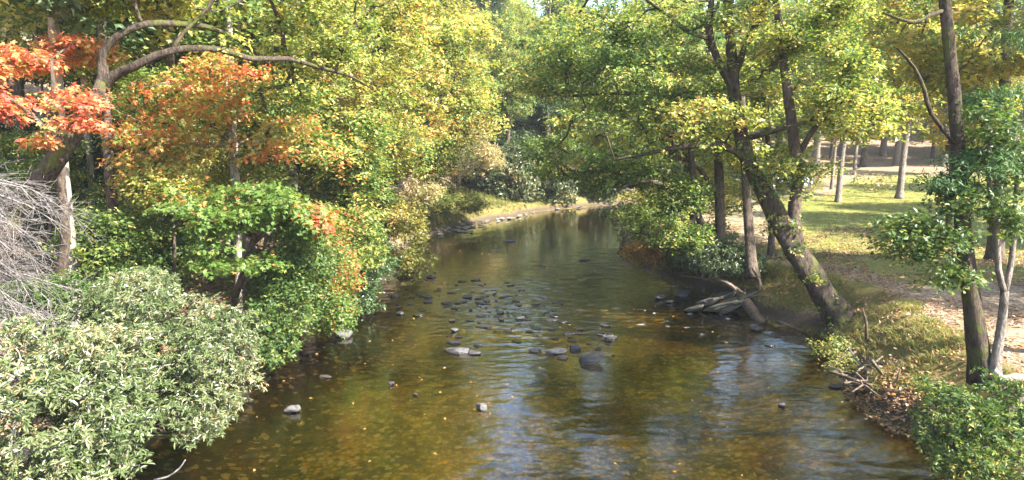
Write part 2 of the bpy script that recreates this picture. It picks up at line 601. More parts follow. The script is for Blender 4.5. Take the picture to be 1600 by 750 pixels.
b.inputs["Strength"].default_value = .18
b.inputs["Distance"].default_value = .035
nt.links.new(hgt, b.inputs["Height"])
fr = nt.nodes.new("ShaderNodeFresnel")
fr.inputs[0].default_value = 1.36
nt.links.new(b.outputs[0], fr.inputs[1])
tr = nt.nodes.new("ShaderNodeBsdfTransparent")
tr.inputs[0].default_value = (.86, .72, .30, 1)
gl = nt.nodes.new("ShaderNodeBsdfGlossy")
gl.inputs["Roughness"].default_value = .03
nt.links.new(b.outputs[0], gl.inputs["Normal"])
mx = nt.nodes.new("ShaderNodeMixShader")
frm = mth(nt, 'MINIMUM', mth(nt, 'MULTIPLY', fr.outputs[0], 2.3), .85)
nt.links.new(frm, mx.inputs[0])
nt.links.new(tr.outputs[0], mx.inputs[1])
nt.links.new(gl.outputs[0], mx.inputs[2])
fo = nt.nodes.new("ShaderNodeBsdfDiffuse")
fo.inputs[0].default_value = (.75, .78, .82, 1)
mf = nt.nodes.new("ShaderNodeMixShader")
ff = mth(nt, 'MULTIPLY', att(nt, "foam"), noise(nt, scalev(nt, P_, (1, 2.0, 1)), 15, 4, .8, .5))
nt.links.new(mapr(nt, ff, .40, .62, 0, .6), mf.inputs[0])
nt.links.new(mx.outputs[0], mf.inputs[1])
nt.links.new(fo.outputs[0], mf.inputs[2])
nt.links.new(mf.outputs[0], nt.nodes["Material Output"].inputs[0])
river = mesh_np("river_water", np.stack([wX, wY, wz], -1), F, m, None, True, {"riffle": rif, "foam": foam})
tag(river, kind='structure')

# ------------------------------------------------------------------ plants
TPL = {
    'oval': (np.array([(0, 0, 0), (.45, .5, .10), (1, 0, -.05), (.45, -.5, .10)]), np.array([(0, 2, 1), (0, 3, 2)])),
    'needle': (np.array([(0, 0, 0), (.3, .5, 0), (1, 0, -.1), (.3, -.5, 0)]), np.array([(0, 2, 1), (0, 3, 2)])),
    'lance': (np.array([(0, 0, 0), (.35, .5, .10), (.75, .42, .06), (1, 0, -.10), (.75, -.42, .06), (.35, -.5, .10)]), np.array([(0, 3, 2, 1), (0, 5, 4, 3)])),
    'maple': (np.array([(0, 0, 0), (.5, .17, .03), (1, 0, -.06), (.5, -.17, .03), (.62, .55, .0), (.22, .40, .05), (.62, -.55, .0), (.22, -.40, .05)]),
              np.array([(0, 3, 2, 1), (0, 1, 4, 5), (0, 7, 6, 3)])),
}


def nrm(a):
    return a / (np.linalg.norm(a, axis=-1, keepdims=True) + 1e-9)


def leaves(rng, C, cr, flat, sub, per, tpl, L, wr, sub_r, el=.25, droop=.15, tint=(.5, .2, .12), tnoise=.35, seed=0, tilt=.5, tfun=None):
    """C clump centres; each gets `sub` twig tips of `per` leaves"""
    n = len(C)
    cr = np.broadcast_to(np.asarray(cr, float), (n,))
    g = rng.normal(size=(n, sub, 3))
    g = g / (np.linalg.norm(g, axis=-1, keepdims=True) + 1e-9) * (rng.random((n, sub, 1)) ** .45)
    off = g * cr[:, None, None] * np.array([1, 1, flat])
    S = (C[:, None] + off).reshape(-1, 3)
    ax = nrm(np.array([0, 0, 1.]) + rng.normal(size=S.shape) * tilt * .6 + nrm(g.reshape(-1, 3)) * tilt)
    k = len(S)
    u = nrm(np.cross(ax, rng.normal(size=S.shape)))
    v = np.cross(ax, u)
    ph = (np.arange(per)[None] * 2.4 + rng.random((k, 1)) * 6.28 + rng.normal(size=(k, per)) * .35)
    e = el + rng.normal(size=(k, per)) * .3
    rad = u[:, None] * np.cos(ph)[..., None] + v[:, None] * np.sin(ph)[..., None]
    d = rad * np.cos(e)[..., None] + ax[:, None] * np.sin(e)[..., None]
    d[..., 2] -= droop
    d = nrm(d)
    nn = ax[:, None] + rng.normal(size=d.shape) * .3
    s = nrm(np.cross(nn, d))
    nn = np.cross(d, s)
    base = S[:, None] + rng.normal(size=(k, per, 3)) * sub_r
    LL = L * np.exp(rng.normal(size=(k, per, 1, 1)) * .22)
    T, TF = TPL[tpl]
    V = base[:, :, None] + LL * (d[:, :, None] * T[:, 0, None] + s[:, :, None] * (T[:, 1, None] * wr) + nn[:, :, None] * T[:, 2, None])
    m_ = k * per
    nv = len(T)
    F = (TF[None] + (np.arange(m_) * nv)[:, None, None]).reshape(-1, TF.shape[1])
    t0 = tint[0] + (fbm(S[:, 0] * .55, S[:, 1] * .55, S[:, 2] * .75, seed + 50, 2) - .5) * 2 * tnoise + rng.normal(size=k) * tint[1] * .6
    if tfun is not None:
        t0 = t0 + tfun(S)
    t = t0[:, None] + rng.normal(size=(k, per)) * tint[2]
    t = np.repeat(np.clip(t.ravel(), 0, 1), nv)
    return V.reshape(-1, 3), F, t


def clumps(rng, E, n, seed=0, gap=.42, hollow=.35, floor=None):
    """n clump centres in the ellipsoids E = [(centre, (rx, ry, rz), weight)], with noise gaps"""
    w = np.array([e[2] * (e[1][0] * e[1][1] * e[1][2]) ** (2 / 3) for e in E])
    w /= w.sum()
    out = []
    tries = 0
    while sum(map(len, out)) < n and tries < 40:
        tries += 1
        k = rng.choice(len(E), n * 2, p=w)
        d = nrm(rng.normal(size=(n * 2, 3)))
        r = (hollow + (1 - hollow) * rng.random(n * 2)) ** .55
        r = r * (.62 + .75 * vn(d[:, 0] * 2.1 + seed, d[:, 1] * 2.1 + k, d[:, 2] * 2.1, seed + 7))
        c = np.array([e[0] for e in E])[k] + d * r[:, None] * np.array([e[1] for e in E])[k]
        nz = fbm(c[:, 0] * .6, c[:, 1] * .6, c[:, 2] * .8, seed, 2)
        ok = nz > gap
        c = c[ok]
        if floor is not None and len(c):
            c = c[c[:, 2] > np.maximum(ground_h(c[:, 0], c[:, 1]), 0) + floor]
        out.append(c)
    return np.concatenate(out)[:n]


def skeleton(rng, paths, C, attach_from=.3, tip=.012, arch=.08):
    """paths: splined (m,4) limbs. Hangs each clump centre on the nearest limb or twig and returns the twig tubes."""
    P = np.concatenate([q[int(len(q) * (attach_from if i == 0 else .12)):] for i, q in enumerate(paths)])
    pos_ = [P[:, :3]]
    lim = P[:, 3]
    allp = P[:, :3].copy()
    D = np.array([np.min(np.linalg.norm(allp - c, axis=1)) for c in C])
    order = np.argsort(D)
    buf = np.zeros((len(allp) + len(C) * 7, 3))
    buf[:len(allp)] = allp
    par = np.full(len(buf), -1)
    main = np.zeros(len(buf), bool)
    main[:len(allp)] = True
    n = len(allp)
    mz = allp[:, 2].min()
    ch = []
    for i in order:
        c = C[i]
        dv = buf[:n] - c
        cost = np.linalg.norm(dv, axis=1) + .35 * np.clip(dv[:, 2], 0, None)
        j = int(np.argmin(cost))
        a = buf[j]
        dist = np.linalg.norm(c - a)
        k = int(min(6, max(1, round(dist / .55))))
        prev, ids = j, [j]
        jit = rng.normal(size=3) * dist * .09
        for q in range(1, k + 1):
            t = q / k
            pnt = a + (c - a) * t + (jit + np.array([0, 0, arch * dist])) * math.sin(math.pi * t)
            buf[n] = pnt
            par[n] = prev
            prev = n
            ids.append(n)
            n += 1
        ch.append(ids)
    cnt = np.zeros(n)
    for ids in ch:
        q = ids[-1]
        while q != -1:
            cnt[q] += 1
            q = par[q]
    rad = tip * np.sqrt(np.clip(cnt, 1, None)) + tip * .15
    out = []
    for ids in ch:
        rr = rad[ids].copy()
        if main[ids[0]]:
            rr[0] = min(rr[1] * 1.25, lim[ids[0]] * .8)
            rr[1:] = np.minimum(rr[1:], max(lim[ids[0]] * .75, tip))
        else:
            rr[0] = min(rr[0], rr[1] * 1.2)
        rr[-1] *= .5
        out.append((buf[ids], rr))
    return out


SPEC = dict(
    oak=dict(cr=.72, flat=.36, sub=13, per=6, tpl='oval', L=.145, wr=.6, sub_r=.08),
    fine=dict(cr=.6, flat=.42, sub=15, per=6, tpl='oval', L=.105, wr=.6, sub_r=.06),
    maple=dict(cr=.6, flat=.30, sub=15, per=6, tpl='maple', L=.11, wr=1.0, sub_r=.06, el=.05, droop=.3),
    rhodo=dict(cr=.34, flat=.6, sub=11, per=9, tpl='lance', L=.092, wr=.27, sub_r=.012, el=.25, droop=.1, tilt=.8),
    laurel=dict(cr=.36, flat=.6, sub=11, per=9, tpl='oval', L=.085, wr=.42, sub_r=.025, el=.3, tilt=.8),
    hemlock=dict(cr=.6, flat=.16, sub=30, per=9, tpl='needle', L=.11, wr=.22, sub_r=.07, el=0, droop=.35),
    far=dict(cr=1.0, flat=.55, sub=14, per=6, tpl='oval', L=.24, wr=.65, sub_r=.14),
)


def plant(name, label, cat, seed, paths, E, n, spec, mat, wood='bark', tint=(.5, .2, .12), group=None, gap=.42, tnoise=.35,
          attach_from=.35, floor=.15, over=None, tip=.012, wob=.12, hollow=.35, tfun=None, root_flare=True, crown='crown', sides=10, clump_cap=None, arch=.08):
    """paths: list of limbs, each a list of rows (px, py, Y, radius in px of the photo) or ('w', x, y, z, r)."""
    rng = np.random.default_rng(seed)
    sp = dict(SPEC[spec])
    sp.update(over or {})
    PP = []
    for i, pth in enumerate(paths):
        rows = []
        for r in pth:
            if r[0] == 'w':
                rows.append(r[1:])
            else:
                q = Pd(r[0], r[1], r[2])
                rows.append((*q, r[3] * r[2] / 1100))
        PP.append(spline(rows))
    b = PP[0][0]
    root = empty(name, (b[0], b[1], min(b[2], gz(b[0], b[1]))))
    tag(root, label, cat, group)
    tb = Tubes()
    for i, q in enumerate(PP):
        rr = q[:, 3].copy()
        if i == 0 and root_flare:
            hgt_ = np.linalg.norm(q[:, :3] - q[0, :3], axis=1)
            rr = rr * (1 + .55 * np.exp(-hgt_ / .35))
        tb.add(q[:, :3], rr, sides if i == 0 else 8, wob, rng)
    tb.build('trunk', M[wood], root)
    EE = []
    for e in E:
        if e[0] == 'w':
            EE.append((np.array(e[1]), np.array(e[2]), e[3] if len(e) > 3 else 1))
        else:
            px, py, Yd, rx, ry, rd = e[:6]
            EE.append((Pd(px, py, Yd), np.array([rx * Yd / 1100, rd, ry * Yd / 1100]), e[6] if len(e) > 6 else 1))
    C = clumps(rng, EE, n, seed, gap, hollow, floor)
    if len(C):
        tw = skeleton(rng, PP, C, attach_from, tip, arch)
        t2 = Tubes()
        for a, r in tw:
            t2.add(a, r, 5)
        t2.build('branches', M[wood], root)
        if spec:
            V, F, t = leaves(rng, C, tint=tint, tnoise=tnoise, seed=seed, tfun=tfun, **sp)
            mesh_np(crown, V, F, M[mat], root, False, {"tint": t})
    return root


def on_ground(px, py, zguess=1.5):
    q = Pz(px, py, zguess)
    for _ in range(12):
        q = Pz(px, py, gz(q[0], q[1]))
    return q


def up(px0, x, y, h, r0, r1, lean=(0, 0), rng=None):
    """straight-ish trunk in world metres"""
    z0 = max(gz(x, y), 0)
    rows = []
    for t in np.linspace(0, 1, 6):
        j = (rng.normal(size=2) * .02 * h * t) if rng is not None else (0, 0)
        rows.append(('w', x + lean[0] * t * h + j[0], y + lean[1] * t * h + j[1], z0 - .15 * (t == 0) + h * t, r0 + (r1 - r0) * t))
    return rows



# ================================================================== LEFT BANK
rng0 = np.random.default_rng(5)


def ground_path(first, rows):
    """prepend a foot on the ground under the first row"""
    x, y = first
    return [('w', x, y, gz(x, y) - .2, rows[0][3] * rows[0][2] / 1100 * 1.15)] + rows


plant('leaning_oak', 'thick oak trunk leaning right behind the dead twigs, arching mossy limbs over the bank', 'tree', 1,
      [ground_path((-12.6, 14.2), [(-5, 400, 14.6, 15.6), (35, 318, 15, 14.4), (90, 245, 15.2, 13.3), (135, 180, 15.5, 11.6), (163, 128, 15.6, 9.9)]),
       [(150, 150, 15.6, 7.0), (160, 118, 15.6, 7.0), (160, 85, 15.6, 6.4), (185, 56, 15.6, 5.8), (228, 38, 15.7, 5.2), (278, 38, 15.9, 4.6), (322, 42, 16.3, 4.1), (372, 62, 16.8, 2.9), (420, 100, 17.3, 1.7)],
       [(150, 150, 15.6, 7.5), (178, 118, 15.6, 7.0), (210, 104, 15.5, 6.4), (245, 86, 15.5, 5.8), (290, 76, 15.6, 5.2), (345, 78, 15.9, 4.6), (392, 92, 16.3, 4.1), (450, 92, 17, 3.5), (500, 106, 17.6, 2.9), (545, 118, 18, 2.3), (580, 138, 18.4, 1.2)],
       [(268, 80, 15.6, 3.5), (288, 50, 15.8, 2.9), (325, 12, 16, 2.9), (350, -40, 16.2, 2.3)],
       [(225, 40, 15.7, 2.9), (212, 10, 15.7, 2.3), (215, -50, 15.7, 1.7)]],
      [(300, 0, 18, 150, 32, 1.4), (470, 50, 18.6, 100, 60, 1.4), (180, -5, 17.6, 120, 26, 1.3), (380, -50, 17, 200, 45, 2.2), (430, 150, 18.6, 60, 35, .8, .6), (300, 60, 15.5, 60, 26, .5, .5), (420, 90, 16.6, 60, 30, .6, .6), (540, 100, 19.6, 70, 40, 1.0, .7)],
      250, 'fine', 'canopy_green', 'bark_moss', (.70, .2, .14), attach_from=.8, wob=.2, gap=.45)

plant('red_maple', 'small maple with scarlet and orange leaves in front of the leaning oak trunk', 'tree', 2,
      [ground_path((-11.6, 16.6), [(100, 400, 16.4, 8), (98, 320, 16.2, 7), (92, 240, 16, 6), (85, 160, 15.8, 4), (80, 90, 15.6, 2)]),
       [(92, 240, 16, 4), (130, 205, 15.2, 3), (165, 175, 14.8, 2)], [(90, 220, 16, 4), (50, 180, 15.4, 3), (10, 150, 15, 2)]],
      [(60, 150, 15, 80, 40, 1.2), (105, 180, 14.4, 55, 32, .5), (120, 80, 17.2, 50, 18, .7, .7), (10, 95, 15.4, 50, 22, 1.1), (80, 215, 14.4, 40, 14, .5, .6)],
      95, 'maple', 'leaf_red', 'bark', (.46, .22, .17), gap=.42, tnoise=.5, over=dict(cr=.42, L=.10, sub=12), tip=.008)

plant('orange_maple', 'slender maple with salmon pink and orange leaves under the arching oak limb', 'tree', 3,
      [ground_path((-8.6, 21.5), [(372, 330, 21.2, 5), (368, 250, 21, 5), (362, 170, 20.8, 4), (350, 110, 20.6, 2)])],
      [(290, 180, 20, 100, 62, 1.9), (340, 140, 20, 62, 55, 1.5), (240, 230, 19.5, 80, 40, 1.6, .8), (430, 220, 20.5, 70, 40, 1.5, .6)],
      155, 'maple', 'leaf_orange', 'bark_pale', (.56, .22, .2), gap=.40, tnoise=.6, over=dict(L=.11, sub=11, cr=.75, flat=.4), tip=.008)

gold = dict(spec='oak', mat='canopy_gold')
plant('oak_tree', 'broad golden green oak hanging over the left bank just past the orange maple', 'tree', 4,
      [up(0, -8.2, 27, 12.5, .3, .08, (.10, -.02), rng0)],
      [(500, 140, 26, 120, 95, 3.0), (580, 60, 27, 120, 80, 3.0), (450, 40, 27, 110, 60, 3), (600, 180, 27, 80, 60, 2.4), (540, -20, 27, 120, 40, 3, .5)],
      430, 'oak', 'canopy_gold', 'bark', (.50, .24, .18), gap=.40)
plant('oak_tree', 'tall yellow oak on the left bank whose crown edge meets the distant grey pines', 'tree', 5,
      [up(0, -7.6, 36, 15, .3, .08, (.12, 0), rng0)],
      [(690, 90, 36, 90, 110, 3.6), (640, 10, 36, 120, 70, 3.6), (720, 180, 36, 55, 50, 2.6), (620, 150, 34, 80, 70, 3)],
      480, 'oak', 'canopy_gold', 'bark', (.48, .24, .18), gap=.40, over=dict(cr=.9, L=.17))
plant('hickory_tree', 'lower pale green and russet tree on the left bank above the tan brush', 'tree', 6,
      [up(0, -7.3, 33, 7.5, .18, .04, (.06, 0), rng0)],
      [(610, 235, 32, 70, 55, 2.2), (560, 290, 31, 70, 45, 2), (670, 220, 34, 50, 60, 2)],
      230, 'oak', 'canopy_mixed', 'bark', (.36, .24, .2), gap=.40, tnoise=.55)
plant('hickory_tree', 'dappled yellow and orange tree behind the bright green young maple', 'tree', 7,
      [up(0, -8.4, 23.5, 7, .16, .04, (.05, 0), rng0)],
      [(450, 240, 22.5, 80, 50, 1.8), (520, 300, 23.5, 75, 50, 1.8), (430, 170, 22.5, 60, 40, 1.6), (560, 230, 24, 50, 50, 1.6)],
      250, 'oak', 'canopy_mixed', 'bark', (.42, .24, .2), gap=.42, tnoise=.5)

plant('young_maple', 'bright green young maple with a few orange tips above the glossy bank shrubs', 'tree', 8,
      [ground_path((-8.3, 19.4), [(395, 380, 18.8, 5), (400, 340, 18.4, 4), (390, 300, 18, 3)]),
       [(395, 380, 18.8, 4), (440, 345, 18.3, 3), (490, 335, 18, 2)], [(395, 370, 18.8, 4), (340, 335, 18, 3), (300, 320, 17.6, 2)]],
      [(340, 345, 17.8, 65, 35, 1.3), (410, 320, 18, 70, 35, 1.3), (470, 350, 18.2, 50, 35, 1.1), (380, 395, 17.8, 70, 32, 1.1), (300, 310, 18, 45, 25, 1)],
      125, 'maple', 'leaf_maple', 'bark', (.50, .18, .14), gap=.42, tnoise=.25, over=dict(L=.11),
      tfun=lambda S: .42 * sm(-5.9, -4.9, S[:, 0]) * sm(3.6, 4.5, S[:, 2]) * (vn(S[:, 0] * 1.4, S[:, 1] * 1.4, S[:, 2] * 1.8, 3) > .42))

for sd_, lab, E_, base_, tn, mt in (
        (9, 'dense green shrub drooping to the dark water below the young maple', [(450, 455, 18.8, 55, 55, 1.3), (420, 530, 18, 38, 45, 1.0), (480, 400, 19.4, 45, 40, 1.2)], (-6.9, 19.6), (.5, .2, .14), 'shrub'),
        (10, 'mixed green and orange leafed shrub overhanging the left waterline', [(510, 430, 21.5, 45, 45, 1.3), (500, 360, 22, 45, 30, 1.3), (520, 490, 20.5, 30, 25, .9)], (-6.9, 22), (.62, .2, .2), 'leaf_maple'),
        (11, 'grey green laurel shrub on the left bank beside the olive bush', [(570, 420, 25.5, 45, 50, 1.5), (545, 460, 24.6, 40, 35, 1.3)], (-6.9, 26), (.6, .2, .14), 'laurel'),
        (12, 'olive and yellow bush leaning over the water before the stony bank', [(625, 370, 32, 38, 50, 1.7), (645, 400, 31.5, 30, 28, 1.3), (600, 330, 33, 30, 30, 1.4)], (-6.6, 32.5), (.55, .2, .18), 'olive'),
        (13, 'round tan grassy bush on the bank left of the river bend', [(690, 310, 46, 42, 22, 2.0), (735, 318, 50, 30, 14, 1.6)], (-6.5, 47), (.35, .2, .18), 'olive'),
        (14, 'dry tan brush at the foot of the yellow oak', [(650, 290, 42, 40, 40, 2.2), (700, 255, 48, 45, 35, 2.2)], (-8.5, 44), (.5, .2, .18), 'tan_brush'),
        (15, 'pale tan leafless brush beside the dark cut bank', [(735, 225, 56, 35, 38, 2.2), (765, 245, 57, 22, 20, 1.6)], (-4.5, 57), (.55, .2, .18), 'tan_brush')):
    vol = len(E_) * 38 + 40
    plant('bank_shrub', lab, 'shrub', sd_, [[('w', base_[0], base_[1], gz(*base_) - .1, .06), ('w', base_[0] + .2, base_[1] - .2, gz(*base_) + .8, .05), ('w', base_[0] + .5, base_[1] - .3, gz(*base_) + 1.7, .03)]],
          E_, int(vol * (1.25 if sd_ < 12 else 1.0)), 'laurel' if sd_ == 11 else 'fine', mt, 'bark', tn, gap=.34, floor=.06, attach_from=0, over=dict(cr=.5 if sd_ < 12 else .6, flat=.6, L=.10 if sd_ < 12 else .14), tip=.007, root_flare=False)

RH = 'rhododendron'
plant('rhododendron', 'sunlit rhododendron filling the lower left corner with long leaves in whorls', 'shrub', 20,
      [[('w', -8.6, 10.4, gz(-8.6, 10.4) - .1, .07), ('w', -8.2, 10.3, 1.6, .06), ('w', -7.8, 10.0, 2.4, .04)], [('w', -8.6, 10.5, 1.0, .05), ('w', -7.6, 9.6, 1.7, .04), ('w', -7.0, 9.0, 2.2, .03)]],
      [(90, 640, 10.2, 120, 90, 1.5), (20, 590, 10.6, 120, 80, 1.3), (150, 560, 11, 85, 55, 1.2), (60, 740, 9.6, 110, 70, 1.2), (150, 700, 9.8, 50, 60, .8)],
      420, 'rhodo', 'rhodo', 'bark_pale', (.60, .18, .13), gap=.38, floor=.1, attach_from=.2, tip=.009, root_flare=False, hollow=.5, arch=.03, over=dict(sub=9))
plant('rhododendron', 'large rounded rhododendron bulging over the dark water below the green shrub', 'shrub', 21,
      [[('w', -8.3, 14.2, gz(-8.3, 14.2) - .1, .07), ('w', -7.9, 14.1, 1.7, .06), ('w', -7.5, 13.8, 2.6, .04)], [('w', -8.0, 14.1, 1.2, .05), ('w', -7.0, 13.2, 1.6, .04), ('w', -6.3, 12.9, 1.7, .03)]],
      [(270, 520, 13.6, 100, 80, 1.4), (210, 470, 14.4, 75, 45, 1.3), (340, 560, 13.2, 55, 70, 1.1), (310, 640, 12.6, 50, 42, .8), (250, 590, 12.8, 60, 50, 1.0)],
      420, 'rhodo', 'rhodo', 'bark_pale', (.50, .16, .10), gap=.30, floor=.1, attach_from=.2, tip=.006, root_flare=False, hollow=.5, arch=.03, over=dict(L=.085))
plant('laurel_shrub', 'green laurel shrub between the dead hemlock twigs and the rhododendrons', 'shrub', 22,
      [[('w', -10.3, 16.5, gz(-10.3, 16.5) - .1, .05), ('w', -10.1, 16.4, 2.4, .04), ('w', -9.9, 16.3, 3.2, .03)]],
      [(110, 455, 15.8, 80, 28, 1.1), (190, 440, 16.4, 55, 28, 1.1), (30, 470, 14.8, 50, 25, 1.0)],
      130, 'laurel', 'shrub', 'bark', (.45, .2, .14), gap=.3, floor=.05, attach_from=.2, tip=.006, root_flare=False)

# understory inside the left wood
for i, (px, py, Yd, rx, ry, rd, mt, t, lab) in enumerate((
        (230, 330, 24, 90, 60, 2.2, 'shrub', .62, 'loose green thicket tree behind the leaning oak trunk'),
        (120, 300, 27, 100, 70, 2.5, 'canopy_green', .6, 'thin green sapling deep in the wood between the dark trunks'),
        (30, 260, 24, 80, 60, 2.4, 'canopy_green', .6, 'sparse sapling at the left edge behind the leaning oak'),
        (260, 400, 21, 80, 40, 1.6, 'shrub', .45, 'dark green understory bush above the rounded rhododendron'),
        (330, 270, 26, 80, 40, 2.2, 'canopy_green', .72, 'yellowish sapling under the orange maple'),
        (180, 240, 33, 120, 60, 3, 'canopy_gold', .4, 'yellow leafed sapling far back in the left wood'),
        (170, 380, 18.5, 60, 55, 1.2, 'canopy_green', .6, 'wispy light green sapling right of the dead hemlock'),
        (270, 290, 19.5, 60, 40, 1.3, 'canopy_mixed', .45, 'feathery green and rust sapling under the salmon maple'),
        (540, 370, 24, 60, 50, 1.6, 'canopy_mixed', .35, 'airy yellow green sapling with rusty tips over the laurel'),
        (200, 60, 27, 110, 60, 2.5, 'canopy_green', .75, 'yellow green tree filling the gap behind the oak fork'),
        (330, 60, 30, 100, 60, 2.5, 'canopy_gold', .5, 'golden sapling crown behind the arching oak limbs'),
        (250, 140, 23, 90, 60, 1.8, 'canopy_green', .68, 'pale green sapling between the oak fork and the salmon maple'),
        (60, 60, 24, 90, 50, 2.5, 'canopy_green', .7, 'light green tree behind the scarlet maple'))):
    c_ = Pd(px, py, Yd)
    g_ = gz(c_[0], c_[1])
    plant('sapling', lab, 'tree', 40 + i, [[('w', c_[0] - .3, c_[1], g_ - .1, .07), ('w', c_[0] - .1, c_[1], (g_ + c_[2]) / 2, .05), ('w', c_[0], c_[1], c_[2] + .5, .03)]],
          [(px, py, Yd, rx, ry, rd)], 110, 'fine', mt, 'bark', (t, .2, .14), gap=.42, floor=.3, attach_from=.3, tip=.008)

# dead hemlock: bare drooping twigs, bleached
rng = np.random.default_rng(77)
dh = empty('dead_hemlock', (-10.5, 12.4, gz(-10.5, 12.4)))
tag(dh, 'bleached dead hemlock with bare drooping twigs at the left edge', 'tree')
tb = Tubes()
tr_ = spline([(-10.5, 12.4, gz(-10.5, 12.4) - .2, .12), (-10.5, 12.4, 2.5, .10), (-10.4, 12.5, 4, .08), (-10.3, 12.5, 5.2, .04), (-10.3, 12.6, 5.8, .02)])
tb.add(tr_[:, :3], tr_[:, 3], 9, .12, rng)
tb.build('trunk', M['dead'], dh)
tb = Tubes()
for i in range(50):
    a = tr_[rng.integers(6, len(tr_))]
    ang = rng.uniform(-1.5, 1.1)
    ln = rng.uniform(1.2, 3.2) * (1.15 - .08 * a[2])
    d = np.array([math.cos(ang), math.sin(ang), 0])
    q = [a[:3] + d * ln * t + np.array([0, 0, .12 * ln * t - .55 * ln * t * t]) + rng.normal(size=3) * .03 * ln * t for t in np.linspace(0, 1, 7)]
    tb.add(q, np.linspace(.022, .006, 7), 5)
    for k in range(26):
        t = rng.uniform(.2, 1)
        f = t * 6
        i0 = min(5, int(f))
        s_ = q[i0] + (q[i0 + 1] - q[i0]) * (f - i0)
        dd = nrm(d * .8 + rng.normal(size=3) * .6 + np.array([0, 0, -.35]))
        l2 = rng.uniform(.25, .75)
        pts = [s_, s_ + dd * l2 * .5 + np.array([0, 0, -.02]), s_ + dd * l2 + np.array([0, 0, -.16 * l2])]
        tb.add(pts, [.006, .0045, .0025], 3)
        for _ in range(2):
            e = pts[1] + (pts[2] - pts[1]) * rng.random()
            tb.add([e, e + nrm(dd + rng.normal(size=3) * .7 + np.array([0, 0, -.4])) * rng.uniform(.12, .35)], [.004, .002], 3)
tb.build('branches', M['dead'], dh)

# tall straight trunks in the left wood
tall = [(74, 20, 19.0, 9, 'bark', 'dark straight trunk rising at the left behind the scarlet leaves'),
        (150, 30, 21, 9, 'bark', 'tall dark trunk just right of the scarlet maple'),
        (258, 30, 24, 6, 'bark', 'slim straight trunk standing behind the arching oak limbs'),
        (100, 300, 17.5, 10, 'bark_pale', 'pale brown pine trunk close behind the dead hemlock twigs'),
        (358, 150, 24, 7, 'bark_pale', 'sunlit pinkish trunk behind the salmon maple, thicker of the close pair'),
        (372, 150, 26, 5, 'bark_pale', 'thinner pale trunk beside the sunlit pinkish one'),
        (215, 60, 31, 7, 'bark', 'grey trunk deeper in the left wood behind the oak fork'),
        (20, 60, 28, 8, 'bark', 'brown trunk deep in the wood at the far left edge'),
        (135, 200, 26, 6, 'bark_pale', 'light brown slender trunk seen between the leaning oak and the thicket'),
        (420, 60, 36, 8, 'bark', 'trunk deep behind the golden oak crown')]
for i, (px, py, Yd, w, wd, lab) in enumerate(tall):
    c_ = Pd(px, py, Yd)
    r_ = w * Yd / 1100
    g_ = gz(c_[0], Yd)
    plant('pine_tree', lab, 'tree', 60 + i,
          [[('w', c_[0], Yd, g_ - .2, r_), ('w', c_[0] + .05, Yd, g_ + 5, r_ * .85), ('w', c_[0] + .15, Yd, g_ + 10, r_ * .65), ('w', c_[0], Yd, g_ + 16, r_ * .35)]],
          [('w', (c_[0], Yd, g_ + 14), (3.0, 3.0, 3.5)), ('w', (c_[0], Yd, g_ + 10), (2.4, 2.4, 2.2), .5)], 90, 'far', 'conifer' if i % 2 else 'canopy_green', wd, (.6, .2, .15), gap=.4, attach_from=.5)

# ================================================================== RIGHT BANK
plant('leaning_ivy_oak', 'big ivy clad trunk leaning over the river from the grassy right bank', 'tree', 101,
      [[('w', 10.75, 21.4, .2, .44), (1318, 503, 21.6, 18.5), (1298, 476, 21.8, 17.5), (1262, 425, 22.1, 16.3), (1232, 375, 22.3, 15.0), (1200, 312, 22.5, 13.6), (1168, 245, 22.7, 11.6), (1152, 175, 22.9, 9.5), (1146, 110, 23.1, 8.2), (1140, 45, 23.3, 6.8), (1132, -60, 23.5, 4.8)],
       [(1150, 150, 23.0, 6.1), (1122, 95, 23.1, 5.4), (1108, 50, 23.3, 4.8), (1112, 0, 23.5, 4.1), (1120, -60, 23.5, 2.7)],
       [(1146, 120, 23.1, 5.4), (1165, 70, 22.9, 4.8), (1190, 20, 22.7, 4.1), (1210, -50, 22.5, 2.7)],
       [(1168, 250, 22.7, 6.1), (1130, 228, 22.5, 5.4), (1070, 228, 22.3, 4.8), (1020, 238, 22.1, 2.7), (960, 250, 21.9, 2.0)],
       [(1110, 60, 23.3, 4.1), (1075, 50, 23.1, 3.4), (1045, 25, 22.9, 2.7), (1010, 0, 22.5, 2.0)],
       [(1152, 180, 22.9, 4.8), (1060, 150, 24.0, 3.4), (980, 145, 24.5, 2.7), (890, 150, 25.0, 2.0)],
       [(1172, 215, 22.5, 4.1), (1215, 203, 22.1, 3.4), (1262, 190, 21.9, 2.7), (1310, 165, 21.7, 1.4)]],
      [(1010, 110, 23.5, 110, 65, 2.6), (930, 60, 24.5, 90, 60, 2.4), (1120, 40, 23.5, 120, 70, 2.6), (960, 190, 23.0, 85, 38, 2.0), (1090, 190, 22.5, 70, 40, 1.8, .7), (1070, -50, 23.5, 190, 60, 3, .7), (860, 110, 25.5, 60, 60, 2), (900, 230, 24.0, 50, 30, 1.5)],
      370, 'oak', 'canopy_gold', 'bark_moss', (.38, .22, .18), gap=.48, attach_from=.45, wob=.28, tnoise=.5, over=dict(cr=.6, L=.13))
